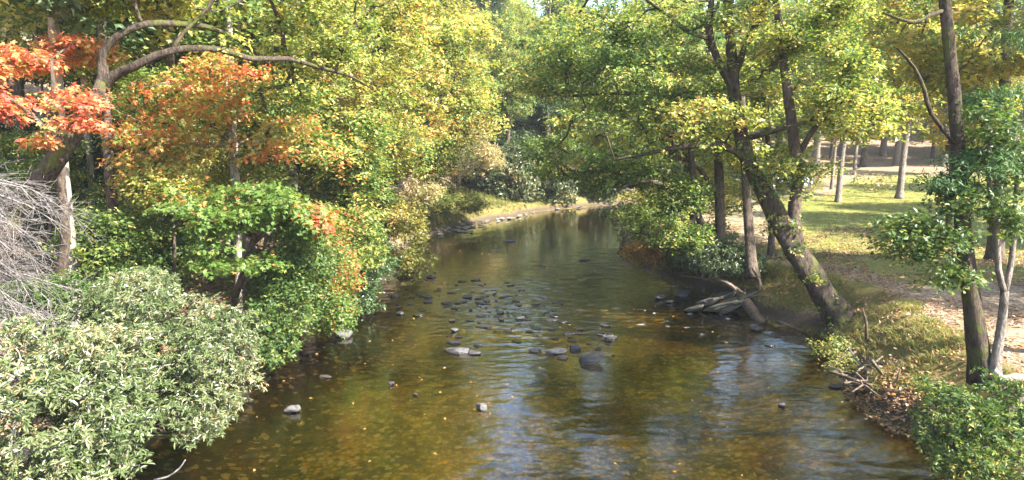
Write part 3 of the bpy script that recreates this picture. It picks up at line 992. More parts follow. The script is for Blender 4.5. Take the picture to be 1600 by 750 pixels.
# its second stem
plant('forked_oak', 'upright companion trunk beside the leaning ivy clad one, light green crown toward the lawn', 'tree', 102,
      [[('w', 10.6, 22.4, .4, .28), (1278, 462, 22.4, 11), (1252, 408, 22.5, 10), (1240, 340, 22.6, 10), (1246, 280, 22.6, 9), (1240, 220, 22.6, 8), (1228, 120, 22.6, 7), (1215, 20, 22.6, 5), (1205, -60, 22.6, 4)],
       [(1243, 250, 22.6, 5), (1280, 190, 22.4, 4), (1330, 150, 22.2, 3), (1380, 150, 22.0, 2)],
       [(1205, 110, 22.6, 4), (1240, 60, 22.6, 4), (1290, 20, 22.4, 3)]],
      [(1270, 110, 22.3, 95, 75, 2.3), (1330, 180, 21.8, 60, 45, 1.7), (1240, 20, 22.8, 110, 55, 2.4), (1250, 270, 21.8, 50, 28, 1.2, .5), (1230, -60, 22.8, 120, 40, 2.5, .6)],
      270, 'oak', 'canopy_green', 'bark', (.70, .2, .17), gap=.46, attach_from=.45, over=dict(cr=.6, L=.125), tnoise=.4)
plant('alder_tree', 'straight grey trunk rising from the shrubs left of the leaning ivy clad tree', 'tree', 103,
      [[(1122, 420, 29.0, 8.5), (1124, 340, 29.0, 7.6), (1122, 240, 29.0, 6.8), (1115, 120, 29.0, 5.1), (1100, 20, 29.0, 3.4)], [(1120, 300, 29.0, 4.2), (1075, 250, 28.5, 3.4), (1010, 262, 28.0, 2.5), (960, 290, 27.5, 1.7)]],
      [(1040, 215, 28.5, 80, 35, 2.2), (1100, 110, 29.5, 110, 80, 3), (990, 60, 30.5, 100, 70, 3), (1010, 275, 28.5, 60, 28, 1.8)],
      260, 'oak', 'canopy_green', 'bark', (.58, .2, .17), gap=.44, over=dict(cr=.7, L=.14), tnoise=.4)
plant('river_birch', 'slim trunk over the water edge with low bright green sprays reaching left', 'tree', 104,
      [[(1150, 420, 28, 7), (1095, 350, 28, 6), (1085, 290, 28, 6), (1080, 230, 28, 4), (1085, 150, 28, 3)], [(1085, 340, 28, 5), (1040, 290, 27.5, 4), (990, 285, 27, 4), (960, 300, 26.6, 2)],
       [(1090, 330, 28, 4), (1060, 370, 27, 3), (1000, 365, 26.5, 2)]],
      [(1010, 345, 27, 60, 28, 1.6), (1060, 370, 27, 45, 25, 1.3), (960, 265, 28, 70, 35, 2.0), (880, 245, 30, 60, 40, 2.2), (1060, 300, 28, 50, 30, 1.8)],
      260, 'fine', 'canopy_green', 'bark', (.48, .18, .15), gap=.40, over=dict(cr=.65, flat=.35, L=.12), tnoise=.3)
plant('river_birch', 'far bank side tree whose green boughs hang toward the river bend', 'tree', 105,
      [[('w', 9.6, 44, gz(9.6, 44), .22), ('w', 9.2, 44, 4, .2), ('w', 8.6, 44, 8, .15), ('w', 8.5, 44, 14, .08)], [('w', 8.9, 44, 5, .12), ('w', 6.5, 43.5, 6.5, .09), ('w', 3.5, 43, 7, .05)]],
      [(905, 210, 43, 50, 60, 3), (930, 270, 42, 45, 30, 2.4), (940, 120, 44, 70, 70, 4), (1000, 200, 44, 60, 80, 4), (880, 60, 46, 60, 60, 4)],
      330, 'oak', 'canopy_gold', 'bark', (.30, .22, .17), gap=.42, over=dict(cr=.95, L=.22))
for i, (px, py, Yd, w, top, mt, tint_, E_, lab) in enumerate((
        (1175, 430, 27, 8, 150, 'canopy_gold', .35, [(1190, 210, 28, 60, 60, 2.2), (1160, 150, 28, 60, 60, 2.2)], 'pale trunk half hidden between the straight grey and leaning ones'),
        (1100, 425, 33, 5, 180, 'canopy_gold', .45, [(1080, 260, 34, 60, 50, 2.5), (1120, 310, 34, 60, 30, 2.2)], 'thin stem with yellow leaves behind the straight grey trunk'),
        (1205, 400, 30, 5, 120, 'canopy_gold', .45, [(1200, 270, 31, 50, 45, 2.2), (1230, 130, 31, 80, 60, 2.6)], 'thin stem with glowing yellow leaves behind the leaning trunk'),
        (1065, 400, 38, 6, 150, 'canopy_gold', .5, [(1040, 200, 39, 70, 70, 3), (1060, 310, 38, 55, 40, 2.4)], 'leaning thin stem near the river bend backed by yellow foliage'))):
    g_ = on_ground(px, py, 1.3)
    c_ = Pd(px - 15, top, Yd)
    plant('sapling', lab, 'tree', 110 + i, [[('w', g_[0], g_[1], g_[2] - .1, w * Yd / 1100), ('w', (g_[0] + c_[0]) / 2 + .15, Yd, (g_[2] + c_[2]) / 2, w * Yd / 1400), ('w', c_[0], Yd, c_[2], w * Yd / 2200)]],
          E_, 120, 'oak', mt, 'bark', (tint_, .2, .15), gap=.42, tnoise=.3, over=dict(cr=.8))
# shrubs on the right bank
for sd_, lab, E_, base_, tn, mt, spx, n_ in (
        (120, 'dark rhododendron on the right bank above the stranded log', [(1130, 402, 27.0, 70, 28, 1.2), (1080, 388, 27.8, 40, 22, 1.1)], (9.2, 28.2), (.30, .15, .12), 'rhodo', 'rhodo', 230),
        (121, 'copper leafed beech bush dipping toward the river', [(1010, 392, 30, 36, 16, 1.2), (1050, 380, 30.5, 30, 20, 1.1)], (7.3, 31.5), (.45, .2, .2), 'copper', 'fine', 60),
        (122, 'soft olive green willow bush at the right side of the bend', [(1005, 322, 42, 30, 30, 2.0), (1030, 300, 43, 30, 30, 2)], (8.3, 43.5), (.25, .2, .15), 'olive', 'fine', 120),
        (123, 'green shrub under the low sprays beside the copper bush', [(1060, 395, 30.5, 40, 24, 1.3), (1100, 370, 31, 40, 24, 1.4)], (8.3, 31.6), (.45, .2, .15), 'shrub', 'fine', 110),
        (124, 'leafy green shrub filling the lower right corner by the water', [(1530, 680, 12.2, 80, 62, 1.0), (1580, 640, 12.6, 60, 50, 1.0), (1480, 640, 12.6, 45, 40, .8), (1590, 735, 11.6, 60, 60, .9), (1500, 720, 11.8, 45, 40, .7)], (9.6, 12.6), (.56, .22, .18), 'shrub', 'laurel', 250),
        (125, 'low leafy seedling on the bank edge above the lower right shrub', [(1400, 600, 14.6, 26, 12, .5), (1440, 588, 15, 20, 10, .5)], (9.6, 15.6), (.6, .2, .16), 'shrub', 'laurel', 0),
        (126, 'fine leaved greenish shrub sprouting from the bank below the leaning trunk', [(1305, 545, 18.8, 28, 14, .6), (1320, 575, 17.6, 24, 10, .5)], (9.9, 19.0), (.8, .2, .16), 'shrub', 'fine', 22)):
    if not n_: continue
    plant('rhododendron' if mt == 'rhodo' else 'bank_shrub', lab, 'shrub', sd_, [[('w', base_[0], base_[1], gz(*base_) - .1, .05), ('w', base_[0] - .1, base_[1] - .1, gz(*base_) + .6, .04), ('w', base_[0] - .3, base_[1] - .2, gz(*base_) + 1.1, .025)]],
          E_, n_, spx, mt, 'bark', tn, gap=.32, floor=.04, attach_from=0, tip=.006, root_flare=False,
          over=dict(L=.085, cr=.3, sub=8, per=7) if sd_ == 124 else (dict(cr=.3, L=.07, sub=10) if sd_ == 126 else None))

plant('sweetgum_tree', 'upright mossy trunk on the right lawn edge with dark leafy sprigs hanging low', 'tree', 130,
      [[(1540, 596, 14.2, 17.2), (1532, 560, 14.2, 15.6), (1520, 480, 14.3, 13.9), (1507, 390, 14.4, 12.3), (1499, 280, 14.5, 10.7), (1490, 150, 14.6, 9.0), (1477, 10, 14.8, 8.2), (1465, -120, 15, 6.6)],
       [(1507, 390, 14.4, 3.3), (1460, 370, 14.2, 2.5), (1400, 360, 14, 1.6)], [(1478, 15, 14.8, 3.3), (1450, 25, 14.6, 2.5), (1425, 35, 14.4, 2.5), (1380, 20, 14.3, 1.6)],
       [(1498, 232, 14.5, 3.4), (1455, 178, 14.4, 3.2), (1444, 140, 14.4, 3), (1428, 105, 14.3, 2.4), (1402, 75, 14.2, 1.6)],
       [(1499, 290, 14.5, 3.3), (1545, 240, 14.3, 2.5), (1590, 210, 14.2, 1.6)]],
      [(1430, 372, 13.9, 62, 34, .9, 1.6), (1475, 430, 14, 36, 28, .7), (1500, 310, 14, 50, 26, .9), (1560, 300, 14, 45, 50, 1.0, .7), (1520, 180, 14.5, 60, 40, 1.0, .3), (1490, -60, 15, 120, 40, 2)],
      130, 'oak', 'shrub', 'bark_moss', (.48, .22, .18), gap=.46, attach_from=.3, over=dict(cr=.36, sub=9, L=.10), wob=.14, tip=.008)
plant('sapling', 'pale twin stemmed sapling with exposed white root beside the mossy trunk', 'tree', 131,
      [[(1552, 588, 14.0, 9), (1556, 560, 14.0, 7), (1566, 500, 14.1, 6.5), (1570, 455, 14.1, 6)],
       [(1570, 458, 14.1, 5), (1560, 420, 14.1, 4.5), (1556, 350, 14.1, 4), (1545, 280, 14.1, 3.5), (1548, 200, 14.1, 2.5)],
       [(1570, 458, 14.1, 5), (1580, 410, 14.2, 4.5), (1586, 330, 14.2, 4), (1592, 250, 14.2, 3)],
      ],
      [(1570, 240, 14, 40, 50, .8), (1590, 340, 14, 25, 40, .6), (1545, 180, 14, 30, 30, .6)],
      45, 'oak', 'shrub', 'bark_grey', (.5, .2, .16), gap=.4, attach_from=.9, over=dict(cr=.35, sub=10, L=.10), tip=.007)
_sap = [o for o in bpy.data.objects if o.get('label', '').startswith('pale twin stemmed')][0]
_t = Tubes()
_rr = spline([(*Pd(1552, 560, 14.05), .075), (*Pd(1553, 580, 13.95), .10), (*Pd(1566, 593, 13.8), .09), (*Pd(1588, 590, 13.8), .08), (*Pd(1615, 598, 13.7), .05)], .1)
_t.add(_rr[:, :3], _rr[:, 3], 9, .2, np.random.default_rng(3))
_t.build('root', M['root_pale'], _sap)
plant('hemlock_tree', 'hemlock reaching feathery green boughs in from the right edge', 'tree', 132,
      [[('w', 13.6, 15, gz(13.6, 15) - .1, .2), ('w', 13.6, 15, 5, .17), ('w', 13.5, 15, 10, .12), ('w', 13.5, 15, 15, .05)],
       [('w', 13.6, 15, 7.0, .05), ('w', 12, 14.6, 7.0, .04), ('w', 10.5, 14.2, 6.3, .025), ('w', 9.6, 14, 5.9, .015)],
       [('w', 13.6, 15, 8.6, .05), ('w', 12, 14.8, 8.8, .04), ('w', 10.6, 14.6, 8.6, .02)],
       [('w', 13.6, 15, 6.2, .05), ('w', 12, 14.4, 6.0, .04), ('w', 10, 13.8, 5.4, .02)]],
      [(1530, 250, 14.2, 65, 12, .9), (1570, 150, 14.6, 60, 14, .9), (1480, 268, 14, 50, 10, .7), (1500, 295, 13.9, 50, 8, .6), (1590, 210, 14.4, 30, 40, .8, .6), ('w', (13.5, 15, 11.5), (2.2, 2.2, 3)), (1560, 60, 14.6, 50, 20, .9, .6)],
      150, 'hemlock', 'hemlock', 'bark', (.5, .2, .14), gap=.3, attach_from=.35, tip=.006)
plant('autumn_tree', 'tree with amber and brown leaves above the lawn at the upper right', 'tree', 133,
      [[('w', 19.5, 28, gz(19.5, 28) - .1, .28), ('w', 19.3, 28, 6, .24), ('w', 19, 28, 12, .15), ('w', 19, 28, 16, .08)], [(1480, 240, 28, 7), (1530, 130, 28, 6), (1560, 60, 28, 4)]],
      [(1500, 60, 27, 120, 65, 3.4), (1440, 110, 28, 70, 60, 2.6), (1560, 110, 28, 80, 60, 3), (1490, 190, 28, 70, 40, 2.4, .7), (1520, -50, 28, 140, 50, 3.4)],
      250, 'oak', 'autumn', 'bark', (.36, .24, .17), gap=.42, over=dict(cr=.9, L=.20), attach_from=.4)
plant('autumn_tree', 'loose green and rust tree between the light green crown and the amber one', 'tree', 134,
      [[('w', 22.5, 36, gz(22.5, 36) - .1, .15), ('w', 22.3, 36, 6, .12), ('w', 21.6, 36, 11, .08), ('w', 20.5, 36, 15, .04)],
       [('w', 22.2, 36, 8, .07), ('w', 20, 35, 9.5, .05), ('w', 17.5, 34, 10, .03)]],
      [(1390, 60, 33, 70, 50, 2.6), (1400, 140, 33, 60, 40, 2.4), (1370, 200, 33, 55, 20, 2.0), (1350, 0, 34, 90, 40, 2.8)],
      190, 'oak', 'canopy_mixed', 'bark', (.42, .2, .17), gap=.44, over=dict(cr=.75, L=.16), attach_from=.5)

# trees on the lawn
for i, (px, py, w, lab, mt) in enumerate((
        (1309, 316, 4.6, 'slim pale trunk standing on brown leaves, nearest of the lawn trees left of centre', 'canopy_green'),
        (1299, 296, 2.6, 'very thin pale trunk just behind the slim lawn tree', 'canopy_green'),
        (1334, 276, 2.8, 'slim grey trunk at the far edge of the lawn', 'canopy_gold'),
        (1405, 308, 5.2, 'whitish trunk in a ring of brown leaves in the middle of the lawn', 'autumn'),
        (1462, 262, 4, 'narrow trunk at the back of the lawn before the dark pines', 'autumn'),
        (1545, 275, 5, 'grey trunk on the far lawn behind the twin stemmed sapling', 'autumn'))):
    g_ = on_ground(px, py, 1.8)
    Yd = g_[1]
    r_ = w * Yd / 1100
    z0 = g_[2]
    plant('lawn_tree', lab, 'tree', 140 + i,
          [[('w', g_[0], Yd, z0 - .2, r_), ('w', g_[0] + .1, Yd, z0 + 4, r_ * .85), ('w', g_[0] + .5, Yd, z0 + 8, r_ * .65), ('w', g_[0] + .5, Yd, z0 + 14, r_ * .3)]],
          [('w', (g_[0], Yd, z0 + 11), (4, 4, 4)), ('w', (g_[0] - 1.5, Yd, z0 + 7), (3, 3, 1.6), .6)], 150, 'far', mt, 'bark_grey', (.5, .2, .16), gap=.42, attach_from=.45)

# ivy on the leaning trunk: a creeper of its own
rng = np.random.default_rng(9)
iv = spline([(*Pd(1312, 495, 21.4), .4), (*Pd(1262, 425, 21.9), .4), (*Pd(1232, 375, 22.1), .4), (*Pd(1200, 312, 22.3), .36), (*Pd(1168, 245, 22.5), .3)])
C_ = iv[:, :3] + nrm(rng.normal(size=(len(iv), 3))) * .32
C_ = np.repeat(C_, 2, 0) + rng.normal(size=(len(iv) * 2, 3)) * .16
V, F, t = leaves(rng, C_, .3, 1.0, 9, 5, 'maple', .085, 1, .05, tint=(.66, .2, .15), tilt=1.2)
iv_o = mesh_np('ivy', V, F, M['shrub'], None, False, {"tint": t})
tag(iv_o, 'yellowing ivy climbing the big leaning trunk', 'ivy')

# trees right of the frame that shade lawn and river, and the hazy hillside: prototypes and copies
def proto(name, label, cat, seed, h, r, mat, spec='far', n=170, tint=(.5, .2, .15), shape='round', wood='bark', over=None):
    if shape == 'round':
        E_ = [('w', (0, 1000, h * .68), (r, r, h * .26)), ('w', (r * .3, 1000, h * .5), (r * .9, r * .8, h * .16), .7), ('w', (0, 1000, h * .85), (r * .6, r * .6, h * .15), .8)]
    elif shape == 'low':
        E_ = [('w', (0, 1000, h * (.12 + .16 * k)), (r * (1 - .16 * k), r * (1 - .16 * k), h * .09)) for k in range(6)]
    else:
        E_ = [('w', (0, 1000, h * (.35 + .13 * k)), (r * (1 - .17 * k), r * (1 - .17 * k), h * .07)) for k in range(5)]
    root = plant(name, label, cat, seed, [[('w', 0, 1000, -1, .02 * h), ('w', .2, 1000, h * .35, .014 * h), ('w', 0, 1000.2, h * .7, .008 * h), ('w', 0, 1000, h * .95, .003 * h)]],
                 E_, n, spec, mat, wood, tint, gap=.38, floor=None, attach_from=.3, over=over)
    return root


def put(root, x, y, s=1.0, rz=0.0, label=None, group=None, first=set()):
    zz = max(gz(x, y), 0)
    if y > 58 and 600 < x / y * 1100 + 800 < 980:       # the wood stays lower over the open corridor of the river
        s = min(s, max(.45, (.36 * (y - 17) - zz) / {'hill_hemlock': 13}.get(root.name.split('.')[0], 22)))
    if root.name not in first:
        first.add(root.name)
        root.location = (x, y, zz - .1)
        root.rotation_euler = (0, 0, rz)
        root.scale = (s, s, s)
        if label: root['label'] = label
        if group: root['group'] = group
        return root
    return copy_tree(root, (x, y, zz - .1), rz, (s, s, s), label, group)


_gz0 = gz
gz = lambda x, y: 0.0 if y > 900 else _gz0(x, y)
pA = proto('hill_tree', 'x', 'tree', 201, 19, 4.6, 'canopy_gold', tint=(.35, .25, .18), n=230)
pB = proto('hill_tree', 'x', 'tree', 202, 21, 4.2, 'canopy_green', tint=(.62, .2, .16), n=230)
pC = proto('hill_pine', 'x', 'tree', 203, 24, 3.4, 'conifer', shape='cone', n=260, tint=(.6, .2, .16), over=dict(cr=.9, flat=.3, sub=18, L=.26, wr=.4), wood='bark_grey')
pE = proto('hill_hemlock', 'x', 'tree', 205, 13, 3.4, 'conifer', shape='low', n=330, tint=(.75, .2, .16), over=dict(cr=.8, flat=.3, sub=18, L=.22, wr=.4))
pD = proto('hill_tree', 'x', 'tree', 204, 16, 4.8, 'autumn', tint=(.4, .2, .18), n=210)
gz = _gz0
rng = np.random.default_rng(31)
HG = 'trees on the wooded hillside beyond the bend'
hl = {id(pA): 'golden green broadleaf tree in the hillside wood beyond the river', id(pB): 'light green broadleaf tree in the hillside wood beyond the river',
      id(pC): 'tall grey green pine in the hillside wood beyond the river', id(pD): 'orange brown broadleaf tree in the hillside wood beyond the river', id(pE): 'bushy grey green hemlock in the hillside wood beyond the river'}
for px_, y_, s_ in ((752, 66, .8), (792, 70, .95), (838, 76, .9), (905, 74, .8), (960, 72, .75), (1010, 76, .9), (715, 62, .7), (870, 84, 1.1), (770, 84, 1.1), (930, 90, 1.2), (1060, 80, 1)):
    put(pE, (px_ - 800) / 1100 * y_, y_, s_, px_, hl[id(pE)], HG)
spots = []
for y in (62, 69, 77, 86, 96, 108, 120):
    for px in range(560, 1240, 60 if y < 100 else 50):
        px2 = px + rng.uniform(-22, 22)
        x = (px2 - 800) / 1100 * y
        yy = y + rng.uniform(-4, 4)
        if y < 66 and px2 > 840: continue
        g_, sd1, _ = ground_h(x, yy, True)
        if sd1[0] < 2: continue
        spots.append((x, yy))
for x, y in spots:
    k = rng.random()
    pr = pE if k < .22 else pC if k < .40 else pB if k < .62 else pA if k < .88 else pD
    put(pr, x, y, rng.uniform(.8, 1.15), rng.uniform(0, 6.28), hl[id(pr)], HG)
LG = 'trees deep in the wood behind the left bank'
ll = {id(pA): 'golden green tree deep in the wood behind the left bank', id(pB): 'light green tree deep in the wood behind the left bank',
      id(pC): 'grey green pine deep in the wood behind the left bank', id(pD): 'orange brown tree deep in the wood behind the left bank', id(pE): 'bushy hemlock deep in the wood behind the left bank'}
for y in (30, 40, 52):
    for px in range(-40, 620, 80):
        px2 = px + rng.uniform(-30, 30)
        x = (px2 - 800) / 1100 * y
        if ground_h(x, y, True)[1][0] < 3.5: continue
        k = rng.random()
        pr = pC if k < .2 else pE if k < .45 else pB if k < .75 else pA
        put(pr, x, y + rng.uniform(-3, 3), rng.uniform(.7, .95), rng.uniform(0, 6.28), ll[id(pr)], LG)
RG = 'trees behind the lawn'
rl = {id(pA): 'golden tree in the row behind the lawn', id(pB): 'light green tree in the row behind the lawn', id(pC): 'dark pine in the row behind the lawn',
      id(pD): 'orange brown tree in the row behind the lawn'}
for y in (88, 98, 112):
    for px in range(1180, 1680, 52):
        px2 = px + rng.uniform(-20, 20)
        x = (px2 - 800) / 1100 * y
        if ground_h(x, y, True)[1][0] < 2: continue
        k = rng.random()
        pr = pC if k < .5 else pD if k < .72 else pA if k < .9 else pB
        put(pr, x, y + rng.uniform(-3, 3), rng.uniform(.75, 1.05), rng.uniform(0, 6.28), rl[id(pr)], RG)
SG = 'shade trees just right of the lawn'
for x, y, s, pr in ((27.5, 21, .95, pB), (35, 37, .9, pA), (31, 14, .95, pB), (36, 30, 1.0, pD), (45, 42, 1.0, pA), (55, 55, 1.05, pB), (44, 24, 1, pA)):
    put(pr, x, y, s, rng.uniform(0, 6.28), {id(pB): 'light green shade tree just right of the lawn', id(pD): 'orange brown shade tree just right of the lawn', id(pA): 'golden shade tree just right of the lawn'}[id(pr)], SG)

# far rhododendrons at the bend
for i, (px, py, Yd, rx, ry, lab) in enumerate(((800, 285, 61, 44, 46, 'dark glossy rhododendron mound at the river bend'), (865, 272, 63, 46, 52, 'grey green rhododendron mound catching sun at the river bend'),
                                             (930, 280, 66, 48, 40, 'shaded rhododendron mound at the end of the visible river'), (760, 270, 61, 28, 24, 'small dark laurel mound above the cut bank'))):
    c_ = Pd(px, py, Yd)
    plant('rhododendron', lab, 'shrub', 220 + i, [[('w', c_[0], Yd, gz(c_[0], Yd) - .1, .08), ('w', c_[0], Yd, gz(c_[0], Yd) + 1, .06), ('w', c_[0] + .2, Yd, gz(c_[0], Yd) + 2.2, .04)]],
          [(px, py, Yd, rx, ry, 2.0)], 300, 'rhodo', 'rhodo', 'bark', (.45, .2, .16), gap=.33, floor=.05, attach_from=0, over=dict(cr=.55, L=.2, wr=.35), tip=.01, root_flare=False)

# distant wood: one mass
rng = np.random.default_rng(61)
k = 2600
ang = rng.uniform(R(-62), R(62), k)
dist_ = rng.uniform(128, 200, k)
cx, cy = np.sin(ang) * dist_, np.cos(ang) * dist_
hz = rng.random(k) ** .8 * 22
C_ = np.stack([cx, cy, ground_h(cx, cy) * 0 + np.clip(ground_h(cx, cy), 0, 40) + hz], -1)
V, F, t = leaves(rng, C_, 3.2, .8, 34, 4, 'oval', .75, .7, .6, tint=(.45, .2, .15), tnoise=.6)
dw = mesh_np('distant_wood', V, F, M['canopy_green'], None, False, {"tint": t})
tag(dw, kind='stuff')

# brush on the hillside floor
rng = np.random.default_rng(62)
k = 900
cx, cy = rng.uniform(-40, 34, k), rng.uniform(60, 125, k)
zz, sd_, lf_ = ground_h(cx, cy, True)
ok = (sd_ > 2.5) & (lf_ | (cx > 30))
C_ = np.stack([cx, cy, zz + .7], -1)[ok]
V, F, t = leaves(rng, C_, 1.5, .6, 12, 5, 'oval', .32, .6, .2, tint=(.45, .2, .2), tnoise=.6)
ub = mesh_np('undergrowth', V, F, M['tan_brush'], None, False, {"tint": t})
tag(ub, kind='stuff')
k = 700
cx, cy = rng.uniform(-34, -9, k), rng.uniform(16, 48, k)
zz, sd_, lf_ = ground_h(cx, cy, True)
C_ = np.stack([cx, cy, zz + .35], -1)[(sd_ > 2.5) & (vn(cx * .3, cy * .3, 0, 8) > .42)]
V, F, t = leaves(rng, C_, .8, .5, 8, 5, 'oval', .15, .6, .1, tint=(.5, .2, .2), tnoise=.5)
tag(mesh_np('undergrowth', V, F, M['shrub'], None, False, {"tint": t}), kind='stuff')
# air
hm = bpy.data.materials.new("haze")
hm.use_nodes = True
hm.node_tree.nodes.remove(hm.node_tree.nodes["Principled BSDF"])
pv = hm.node_tree.nodes.new("ShaderNodeVolumePrincipled")
pv.inputs["Density"].default_value = .00035
pv.inputs["Color"].default_value = (.86, .92, 1.0, 1)
hm.node_tree.links.new(pv.outputs[0], hm.node_tree.nodes["Material Output"].inputs["Volume"])
hx, hy0, hy1, hz0, hz1 = 330, -70, 430, -3, 78
HV = np.array([(x, y, z) for x in (-hx, hx) for y in (hy0, hy1) for z in (hz0, hz1)], float)
HF = np.array([(0, 1, 3, 2), (4, 6, 7, 5), (0, 4, 5, 1), (2, 3, 7, 6), (0, 2, 6, 4), (1, 5, 7, 3)])
tag(mesh_np('haze', HV, HF, hm), kind='stuff')

# ================================================================== ground cover
rng = np.random.default_rng(71)


def scatter_poly(k, x0, x1, y0, y1, cond):
    x, y = rng.uniform(x0, x1, k), rng.uniform(y0, y1, k)
    z, sd, lf = ground_h(x, y, True)
    ok = cond(x, y, sd, lf)
    return np.stack([x, y, z], -1)[ok]


def flat_leaves(C, L, tint, name, mat, lift=.012):
    V, F, t = leaves(rng, C + np.array([0, 0, lift]), .12, .02, 1, 3, 'oval', L, .6, .05, el=.1, droop=0, tint=tint, tilt=.25)
    return mesh_np(name, V, F, M[mat], None, False, {"tint": t})


C_ = np.concatenate([scatter_poly(16000, 8, 24, 12, 40, lambda x, y, sd, lf: (~lf) & (sd > .8) & (vn(x * .7, y * .7, 0, 4) > .35)),
                     scatter_poly(9000, -22, -7, 12, 34, lambda x, y, sd, lf: lf & (sd > .5))])
tag(flat_leaves(C_, .10, (.5, .2, .25), 'fallen_leaves', 'litter'), kind='stuff')


def blades(C, h, k, tint, name):
    n = len(C)
    b = np.repeat(C, k, 0) + rng.normal(size=(n * k, 3)) * np.array([.09, .09, 0])
    d = nrm(rng.normal(size=(n * k, 3)) * np.array([.5, .5, 0]) + np.array([-.12, 0, 1.]))
    hh = h * np.exp(rng.normal(size=(n * k, 1)) * .3)
    s = nrm(np.cross(d, rng.normal(size=d.shape))) * .008
    m1 = b + d * hh * .55
    tp = b + d * hh + np.array([0, 0, -.25]) * hh + nrm(d * np.array([1, 1, 0])) * hh * .3
    V = np.stack([b - s, b + s, m1 + s * .8, m1 - s * .8, tp], 1).reshape(-1, 3)
    o = np.arange(n * k)[:, None] * 5
    t = np.clip(np.repeat(rng.normal(size=n) * .12, k) + rng.normal(size=n * k) * .15 + tint, 0, 1)
    ob = mesh_np(name, V, [o + np.array([[0, 1, 2, 3]]), o + np.array([[3, 2, 4]])], M['grass'], None, False, {"tint": np.repeat(t, 5)})
    return tag(ob, kind='stuff')


Cb = scatter_poly(9000, 8, 15, 12.5, 34, lambda x, y, sd, lf: (~lf) & (sd > .35) & (sd < 2.3) & (vn(x * 1.1, y * 1.1, 0, 14) > .46))
blades(Cb, .17, 10, .68, 'bank_grass')
Cl = scatter_poly(9000, 9, 36, 25, 62, lambda x, y, sd, lf: (~lf) & (sd > 3) & (y > 27 + 5 * vn(x * .5, y * .5, 0, 2)))
blades(Cl, .07, 10, .48, 'lawn_grass')
Cf = scatter_poly(5000, -12, 4, 36, 62, lambda x, y, sd, lf: lf & (sd > .5) & (sd < 5))
blades(Cf, .45, 10, .50, 'far_bank_grass')

# leaves afloat
C_ = scatter_poly(300, -8, 9, 11, 42, lambda x, y, sd, lf: sd < -.3)
C_[:, 2] = .02
V, F, t = leaves(rng, C_, .02, .02, 1, 1, 'oval', .085, .6, .01, el=0, droop=0, tint=(.6, .2, .3), tilt=.1)
tag(mesh_np('floating_leaves', V, F, M['copper'], None, False, {"tint": t}), kind='stuff')

# ================================================================== rocks
def rock_geo(seed, sx, sy, sz, flat=.6, rough=.34, sub=3):
    import bmesh
    rg = np.random.default_rng(seed)
    bm = bmesh.new()
    bmesh.ops.create_icosphere(bm, subdivisions=sub, radius=1)
    V = np.array([v.co[:] for v in bm.verts])
    F = np.array([[v.index for v in f.verts] for f in bm.faces])
    bm.free()
    # cut by random planes for a slabby, angular look
    for _ in range(16):
        nrm_ = nrm(rg.normal(size=3) * np.array([1, 1, .7]))
        dcut = rg.uniform(.45, .85)
        over = np.clip(V @ nrm_ - dcut, 0, None)
        V -= over[:, None] * nrm_ * .93
    V[:, 2] = np.where(V[:, 2] > flat, flat + (V[:, 2] - flat) * .15, V[:, 2])
    V += (fbm(V[:, 0] * 2.5 + seed, V[:, 1] * 2.5, V[:, 2] * 2.5, seed, 3) - .5)[:, None] * rough * nrm(V)
    return V * np.array([sx, sy, sz]), F


def rock(px, py, wpx, hz, label, mat='rock', seed=0, dp=.7, tilt=(0, 0), rz=None, z=None, name='river_rock', group=None, cat='rock', sink=.3):
    q = Pz(px, py, 0)
    Yd = q[1]
    sx = wpx / 2 * Yd / 1100
    V, F = rock_geo(seed, sx, sx * dp, hz)
    a = rz if rz is not None else np.random.default_rng(seed).uniform(-.5, .5)
    ca, sa = math.cos(a), math.sin(a)
    V = V @ np.array([[ca, sa, 0], [-sa, ca, 0], [0, 0, 1]])
    V[:, 2] += V[:, 0] * tilt[0] + V[:, 1] * tilt[1]
    e = empty_loc = np.array([q[0], q[1] , (hz * (1 - sink * 2) if z is None else z)])
    o = mesh_np(name, V, F, M[mat], None, False)
    o.location = tuple(float(v) for v in e)
    return tag(o, label, cat, group)


